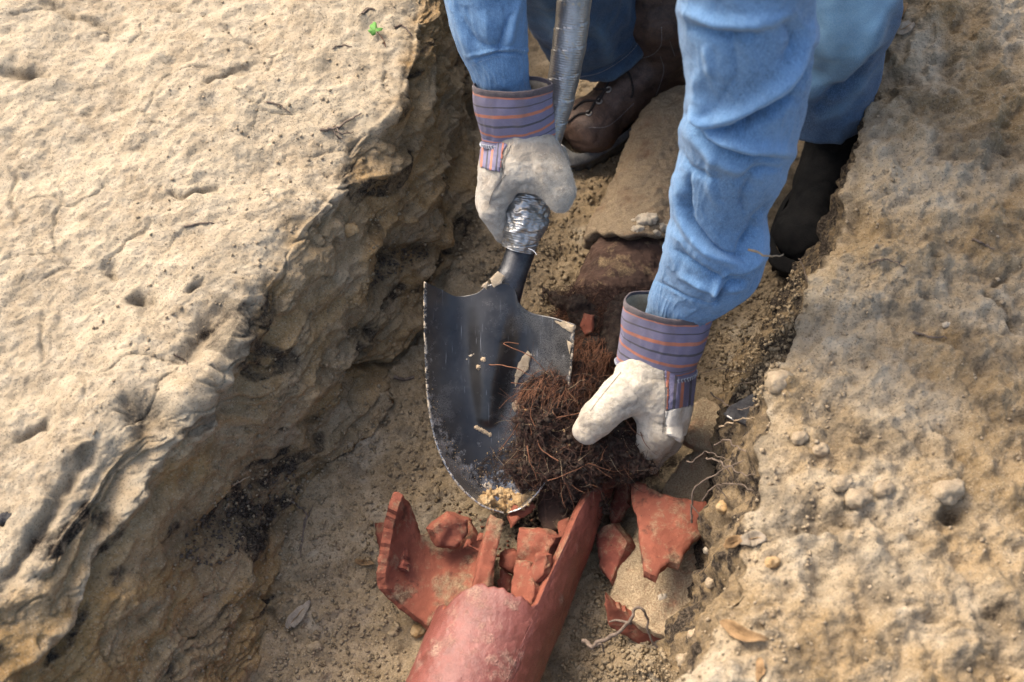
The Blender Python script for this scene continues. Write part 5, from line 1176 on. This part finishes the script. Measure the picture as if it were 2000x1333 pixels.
for i, (pts, r, lb) in enumerate([
  ([(1352,1025,1.80),(1348,985,1.78),(1362,945,1.76),(1405,925,1.74),(1450,905,1.72)], .0014, 'curved rootlet arching over the sandy piece right of the bright red shard'),
  ([(1395,870,1.84),(1420,862,1.80),(1450,880,1.76),(1480,895,1.73)], .0013, 'rootlet over the sandy tile, level with the knuckle strap'),
  ([(1380,895,1.84),(1410,905,1.78),(1440,920,1.74),(1470,930,1.70)], .0014, 'rootlet just below the sandy tile'),
  ([(1385,765,1.92),(1415,790,1.88),(1450,800,1.82),(1490,790,1.77)], .0011, 'rootlet crossing the black charred piece'),
  ([(1405,835,1.86),(1435,822,1.82),(1470,815,1.77)], .0015, 'straight pale rootlet under the charred piece'),
  ([(1375,980,1.80),(1400,950,1.76),(1440,945,1.72),(1470,960,1.69)], .0012, 'rootlet hooked above the bright red shard'),
  ([(1340,905,1.88),(1380,885,1.84),(1430,905,1.78)], .0009, 'hair thin rootlet across the sandy pipe piece'),
  ([(1500,720,1.84),(1530,700,1.82),(1560,715,1.80)], .0012, 'rootlet by the brink of the right bank above the pale stone')]):
    twig('thin_root', pts, r, M['twig'] if i != 4 else M['root_pale'], wig=.004, branches=[[pts[1], (pts[1][0]+18, pts[1][1]+22, pts[1][2]), (pts[1][0]+22, pts[1][1]+48, pts[1][2]+.01)]] if i in (0, 2, 5) else (), label=lb, cat='root', group=gb)
twig('thin_root', [(1140,1248,1.84),(1162,1262,1.80),(1200,1240,1.78),(1232,1218,1.77),(1236,1190,1.77),(1262,1196,1.77),(1266,1230,1.78),(1280,1262,1.79)], .0030, M['twig'], n=60, wig=.004, branches=[[(1162,1262,1.80),(1175,1258,1.79),(1180,1275,1.8)],[(1232,1218,1.77),(1205,1212,1.79),(1190,1215,1.8)]],
     label='crooked grey root lying across the lower end of the sandy pipe piece', cat='root')
twig('thin_root', [(1000,372),(1002,376),(1004,380)], .0004, M['root'], label='speck of root beside the taped shaft', cat='root') if False else None
for i, (pts, lb) in enumerate([([(1700,516),(1720,508),(1748,512),(1766,524)], 'curved brown rootlet lying on the middle of the right bank'), ([(1540,470),(1560,500),(1580,550)], 'dark rootlet on the steep right wall below the rubber boot'), ([(1785,655),(1820,660),(1850,662)], 'dark stick beside the white seed on the right bank'), ([(1900,470),(1925,480),(1945,488)], 'short twig near the right edge of the picture')]):
    twig('twig', pts, .0016, M['twig'], off=.003, label=lb, cat=T)
# leaves
def leaf(pts, wd, mat, name='dry_leaf', off=.004, curl=.3, **kw):
    "a leaf along a line on the ground: blade folded at the midrib"
    n = 26; C = []
    Nv = []
    for a, b in catmull(np.array(pts, float), n):
        p, nn = gpoint(a, b, off); C.append(p); Nv.append(nn)
    C = np.array(C); k = np.ones(5)/5
    C = np.stack([np.convolve(np.pad(C[:, i], 2, mode='edge'), k, 'valid') for i in range(3)], 1); N0 = np.mean(Nv, 0); N0 /= np.linalg.norm(N0)
    Tn = frames(C); S_ = np.cross(Tn, N0); S_ /= np.linalg.norm(S_, axis=1, keepdims=True); t = np.linspace(0, 1, n); w_ = wd*np.sin(np.pi*t**.85)**.75+.0003
    us = np.linspace(-1, 1, 9); V = []
    for i in range(n):
        for u in us: V.append(C[i]+S_[i]*u*w_[i]+N0*(abs(u)*w_[i]*curl+.0012*math.sin(9*t[i]+u*2)+.001))
    V = np.array(V); n_ = len(V); F = gridF(9, n); V2 = V-N0*.0005
    idx = np.arange(n_).reshape(n, 9); lp = np.concatenate([idx[0], idx[1:, -1], idx[-1, :-1][::-1], idx[1:-1, 0][::-1]]); l2 = np.roll(lp, -1)
    F = np.vstack([F, F[:, ::-1]+n_, np.stack([l2, lp, lp+n_, l2+n_], 1)])
    o = mesh_obj(name, np.vstack([V, V2]), F, mat, **kw)
    Vt, Ft = tubeVF(C+N0*.0014, np.linspace(.0008, .0004, n), 5); mesh_obj('midrib', Vt, Ft, M['leaf_dry'], o); return o
leaf([(562,1230),(580,1205),(608,1172)], .0085, M['leaf_grey'], label='grey flat oval leaf pressed on the pit floor at lower left', cat='leaf')
leaf([(692,1094),(712,1098),(732,1104)], .0040, M['leaf_dry'], label='small brown leaf left of the dark red shard', cat='leaf')
leaf([(1418,1066),(1440,1056),(1462,1052)], .0065, M['leaf_dry'], label='orange tinted leaf tip on the brink of the right bank', cat='leaf')
leaf([(1446,1060),(1475,1050),(1503,1052)], .0085, M['leaf_grey'], label='pale grey green leaf next to the orange leaf tip', cat='leaf')
leaf([(1408,1212),(1450,1238),(1502,1250)], .0075, M['leaf_dry'], curl=.8, label='long curled brown leaf near the lower right bank edge', cat='leaf')
leaf([(1215,295),(1222,275),(1226,262)], .010, M['leaf_dry'], label='reddish dry leaf on the floor below the brown boot', cat='leaf')
leaf([(1480,1290),(1490,1310),(1484,1335)], .005, M['leaf_dry'], label='narrow brown leaf at the bottom edge of the right bank', cat='leaf')
for i, (pts, lb) in enumerate([([(1745,40),(1760,25),(1772,10)], 'straw coloured leaf behind the bent knee'), ([(1750,60),(1768,55),(1785,48)], 'dry leaf at the top of the right bank'), ([(1290,5),(1310,12),(1325,10)], 'bright dry leaf above the heel of the brown boot'), ([(1735,20),(1742,5),(1748,-8)], 'pale leaf touching the jeans at the top edge')]):
    leaf(pts, .009, M['leaf_grey'] if i % 2 else M['leaf_dry'], label=lb, cat='leaf')
# clover leaf: three lobes and a stalk
cp, cn = gpoint(735, 68, .009); cl = thing('clover_leaf', cp, 'single bright green clover leaf on the sunlit left bank', 'clover leaf')
for k in range(3):
    a0 = 2.0+k*2.09; V = [cp]; 
    for j in range(15):
        s = j/14; a = a0+(s-.5)*1.9; r = .0125*(math.sin(math.pi*min(max(s, .04), .96))**.45)*(1-.16*math.exp(-((s-.5)/.09)**2)); V.append(cp+np.array([math.cos(a)*r, math.sin(a)*r, .0025*math.sin(6*s)+.002*r/.012]))
    V = np.array(V); n = len(V); V2 = V-[0, 0, .0006]; F = [(0, j, j+1) for j in range(1, n-1)]+[(n, n+j+1, n+j) for j in range(1, n-1)]+[(j+1, j, n+j, n+j+1) for j in range(1, n-1)]
    mesh_obj('leaflet', np.vstack([V, V2]), F, M['clover'], cl)
C = np.array([cp, gpoint(748, 80, .004)[0], gpoint(753, 92, .0015)[0]]); V, F = tubeVF(catmull(C, 12), .0006, 5); mesh_obj('stalk', V, F, M['root_red'], cl)
# stones and lumps
def pit_hit(a, b):
    for o in (bpy.data.objects['collar'], ground):
        p, n = hits(o, a, b)
        if p is not None: return p, n
    return P(a, b, 0.), np.array([0, 0, 1.])
bpy.context.view_layer.update()
for i, (a, b, r, lb) in enumerate([(1265,430,.017,'largest flat white lime lump on the old pipe by the sleeve'), (1247,448,.010,'second white lump touching the largest one on the old pipe'), (1300,446,.011,'white lump against the denim sleeve on the old pipe'), (1284,456,.007,'small grey chip between the white lumps on the pipe'), (1256,470,.005,'tiny white crumb lowest on the collar of the old pipe'), (1238,431,.0045,'tiny white crumb left of the largest lime lump')]):
    p, n = pit_hit(a, b); t = np.cross(n, [0, 1, 0]); t /= np.linalg.norm(t); lumpy('lime_lump', [p-t*r*.5, p+t*r*.4], r*.62, M['stone'], amp=.35, seedn=i*5., label=lb, cat='stone')
stn = [(1293,1166,.0085,'stone','small glassy grey pebble on the sandy pipe piece'), (1515,745,.019,'drycrumb','large pale sandstone on the brink of the right bank'), (8,1016,.012,'char','dark round pebble at the left edge of the picture'),
 (1335,1290,.014,'drycrumb','white stone at the foot of the right bank edge'), (1412,990,.013,'ochre','yellowish stone on the brink beside the bright red shard'), (1388,1140,.011,'drycrumb','rounded pale stone on the lower brink'), (1847,636,.006,'stone','small white seed like pebble on the right bank'),
 (1668,975,.017,'drycrumb','rounded tan pebble, left of a row of three on the right bank'), (1640,948,.013,'drycrumb','smallest tan pebble in the middle of the right bank'), (1722,955,.014,'drycrumb','tan pebble right of the row on the right bank'), (680,450,.014,'ochre','pale ochre lump set in the upper trench wall'),
 (1560,858,.012,'drycrumb','pale flat pebble on the right bank below the big sandstone'), (1600,880,.012,'drycrumb','oval tan pebble beside the pale flat one'), (1845,962,.022,'drycrumb','tan lump above the deep hole in the right bank'), (1352,1240,.010,'pebble','brown pebble at the brink beside the curled leaf'),
 (1505,1100,.010,'ochre','small ochre stone below the two leaves'), (1380,1075,.008,'stone','white grit stone by the orange leaf tip'), (765,1240,.009,'clod','grey clod on the pit floor left of the red pipe'), (608,1265,.012,'clod','round clod on the lower pit floor'), (815,1235,.013,'ochre','ochre clod under the lowest corner of the hollow shard')]
for i, (a, b, r, m, lb) in enumerate(stn):
    p, n = gpoint(a, b, -r*.10)
    if i == 0:
        hp = [o for o in bpy.data.objects if o.name.startswith('pipe_shard') and 'grey sand' in o.get('label', '')][0]; q, nn = hits(hp, a, b)
        if q is not None: p = q+nn*r*.4
    lumpy('pebble' if m != 'clod' else 'soil_clod', [p, p+np.array([r*.5, r*.2, 0])], r*.7, M[m], amp=.25, seedn=i*7.3, label=lb, cat='pebble' if m != 'clod' else 'clod')
# charred piece
gq = gpoint(1455, 800, .012)[0]
cc = shard('charred_wood', [(1412,808),(1432,790),(1462,772),(1502,760),(1512,785),(1490,812),(1470,838),(1448,826),(1430,822)], plane_map(gq, (-.5, -.3, 1)), .014, M['char'], seed=90, bumpy=.006, label='black charred wood with a silvery edge sticking out of the right bank', cat='charred wood')
bpy.context.view_layer.update(); D_ = drape(cc, [(1420,812),(1438,825),(1462,838)], 14, .001)
if len(D_) > 3: V, F = tubeVF(D_, .0016, 5); mesh_obj('silver_edge', V, F, M['steel'], cc)
# loose crumbs on the ground
hg = lambda a, b: hits(ground, a, b); rk = np.random.default_rng(8)
def gcr(n, poly, s0, s1, mat, lb, name='soil_crumbs'):
    V, F = crumbs(n, poly, hg, s0, s1, rk); mesh_obj(name, V, F, M[mat], smooth_sh=False, label=lb, cat='soil', kind='stuff')
gcr(2600, [(930,330),(1330,200),(1300,420),(1180,560),(1060,640),(880,520),(930,420)], .0008, .0065, 'clod', 'crumbled soil on the upper pit floor between the hands')
gcr(2600, [(560,960),(740,800),(840,700),(870,930),(950,1010),(740,1000),(800,1333),(520,1333)], .0007, .0050, 'clod', 'crumbled soil on the pit floor left of the shovel and pipe')
gcr(1500, [(1200,1000),(1230,1180),(1340,1333),(1080,1333),(1150,1150)], .0008, .0055, 'clod', 'crumbled soil on the pit floor right of the pipe')
gcr(1600, [(1380,640),(1560,480),(1580,600),(1480,800),(1360,740)], .0008, .0050, 'clod', 'crumbled soil at the foot of the right bank')
gcr(700, [(1340,1333),(1460,930),(1560,700),(1720,200),(1800,300),(1640,800),(1560,1333)], .0006, .0042, 'drycrumb', 'crumbs and grit along the brink of the right bank')
gcr(350, [(1640,900),(1740,200),(1780,0),(2000,0),(2000,1333),(1560,1333)], .0008, .0042, 'drycrumb', 'crumbs scattered over the right bank')
gcr(500, [(400,0),(820,0),(780,150),(600,420),(480,560),(300,780),(100,900),(200,500)], .0008, .0040, 'drycrumb', 'crumbs scattered over the sunlit left bank')
gcr(1500, [(860,300),(900,430),(820,620),(700,840),(540,1060),(480,1333),(240,1333),(420,900),(620,560),(780,330)], .0006, .0040, 'clod', 'soil crumbs caught on the left trench wall')
gcr(400, [(340,1090),(380,1010),(470,960),(570,900),(590,960),(520,1030),(430,1110)], .0012, .005, 'humus2', 'black crumbly humus in the lower left wall')
gcr(250, [(720,560),(740,500),(830,470),(840,500),(770,540)], .001, .004, 'humus2', 'black crumbly humus in the upper wall')
gcr(900, [(990,990),(1120,950),(1240,900),(1290,860),(1300,930),(1200,960),(1110,1040),(1010,1060)], .001, .007, 'humus', 'black soil under the roots and between the shards')
gcr(160, [(880,1000),(1100,1010),(1080,1140),(960,1150),(900,1130)], .001, .004, 'terra', 'red clay grit between the shards')
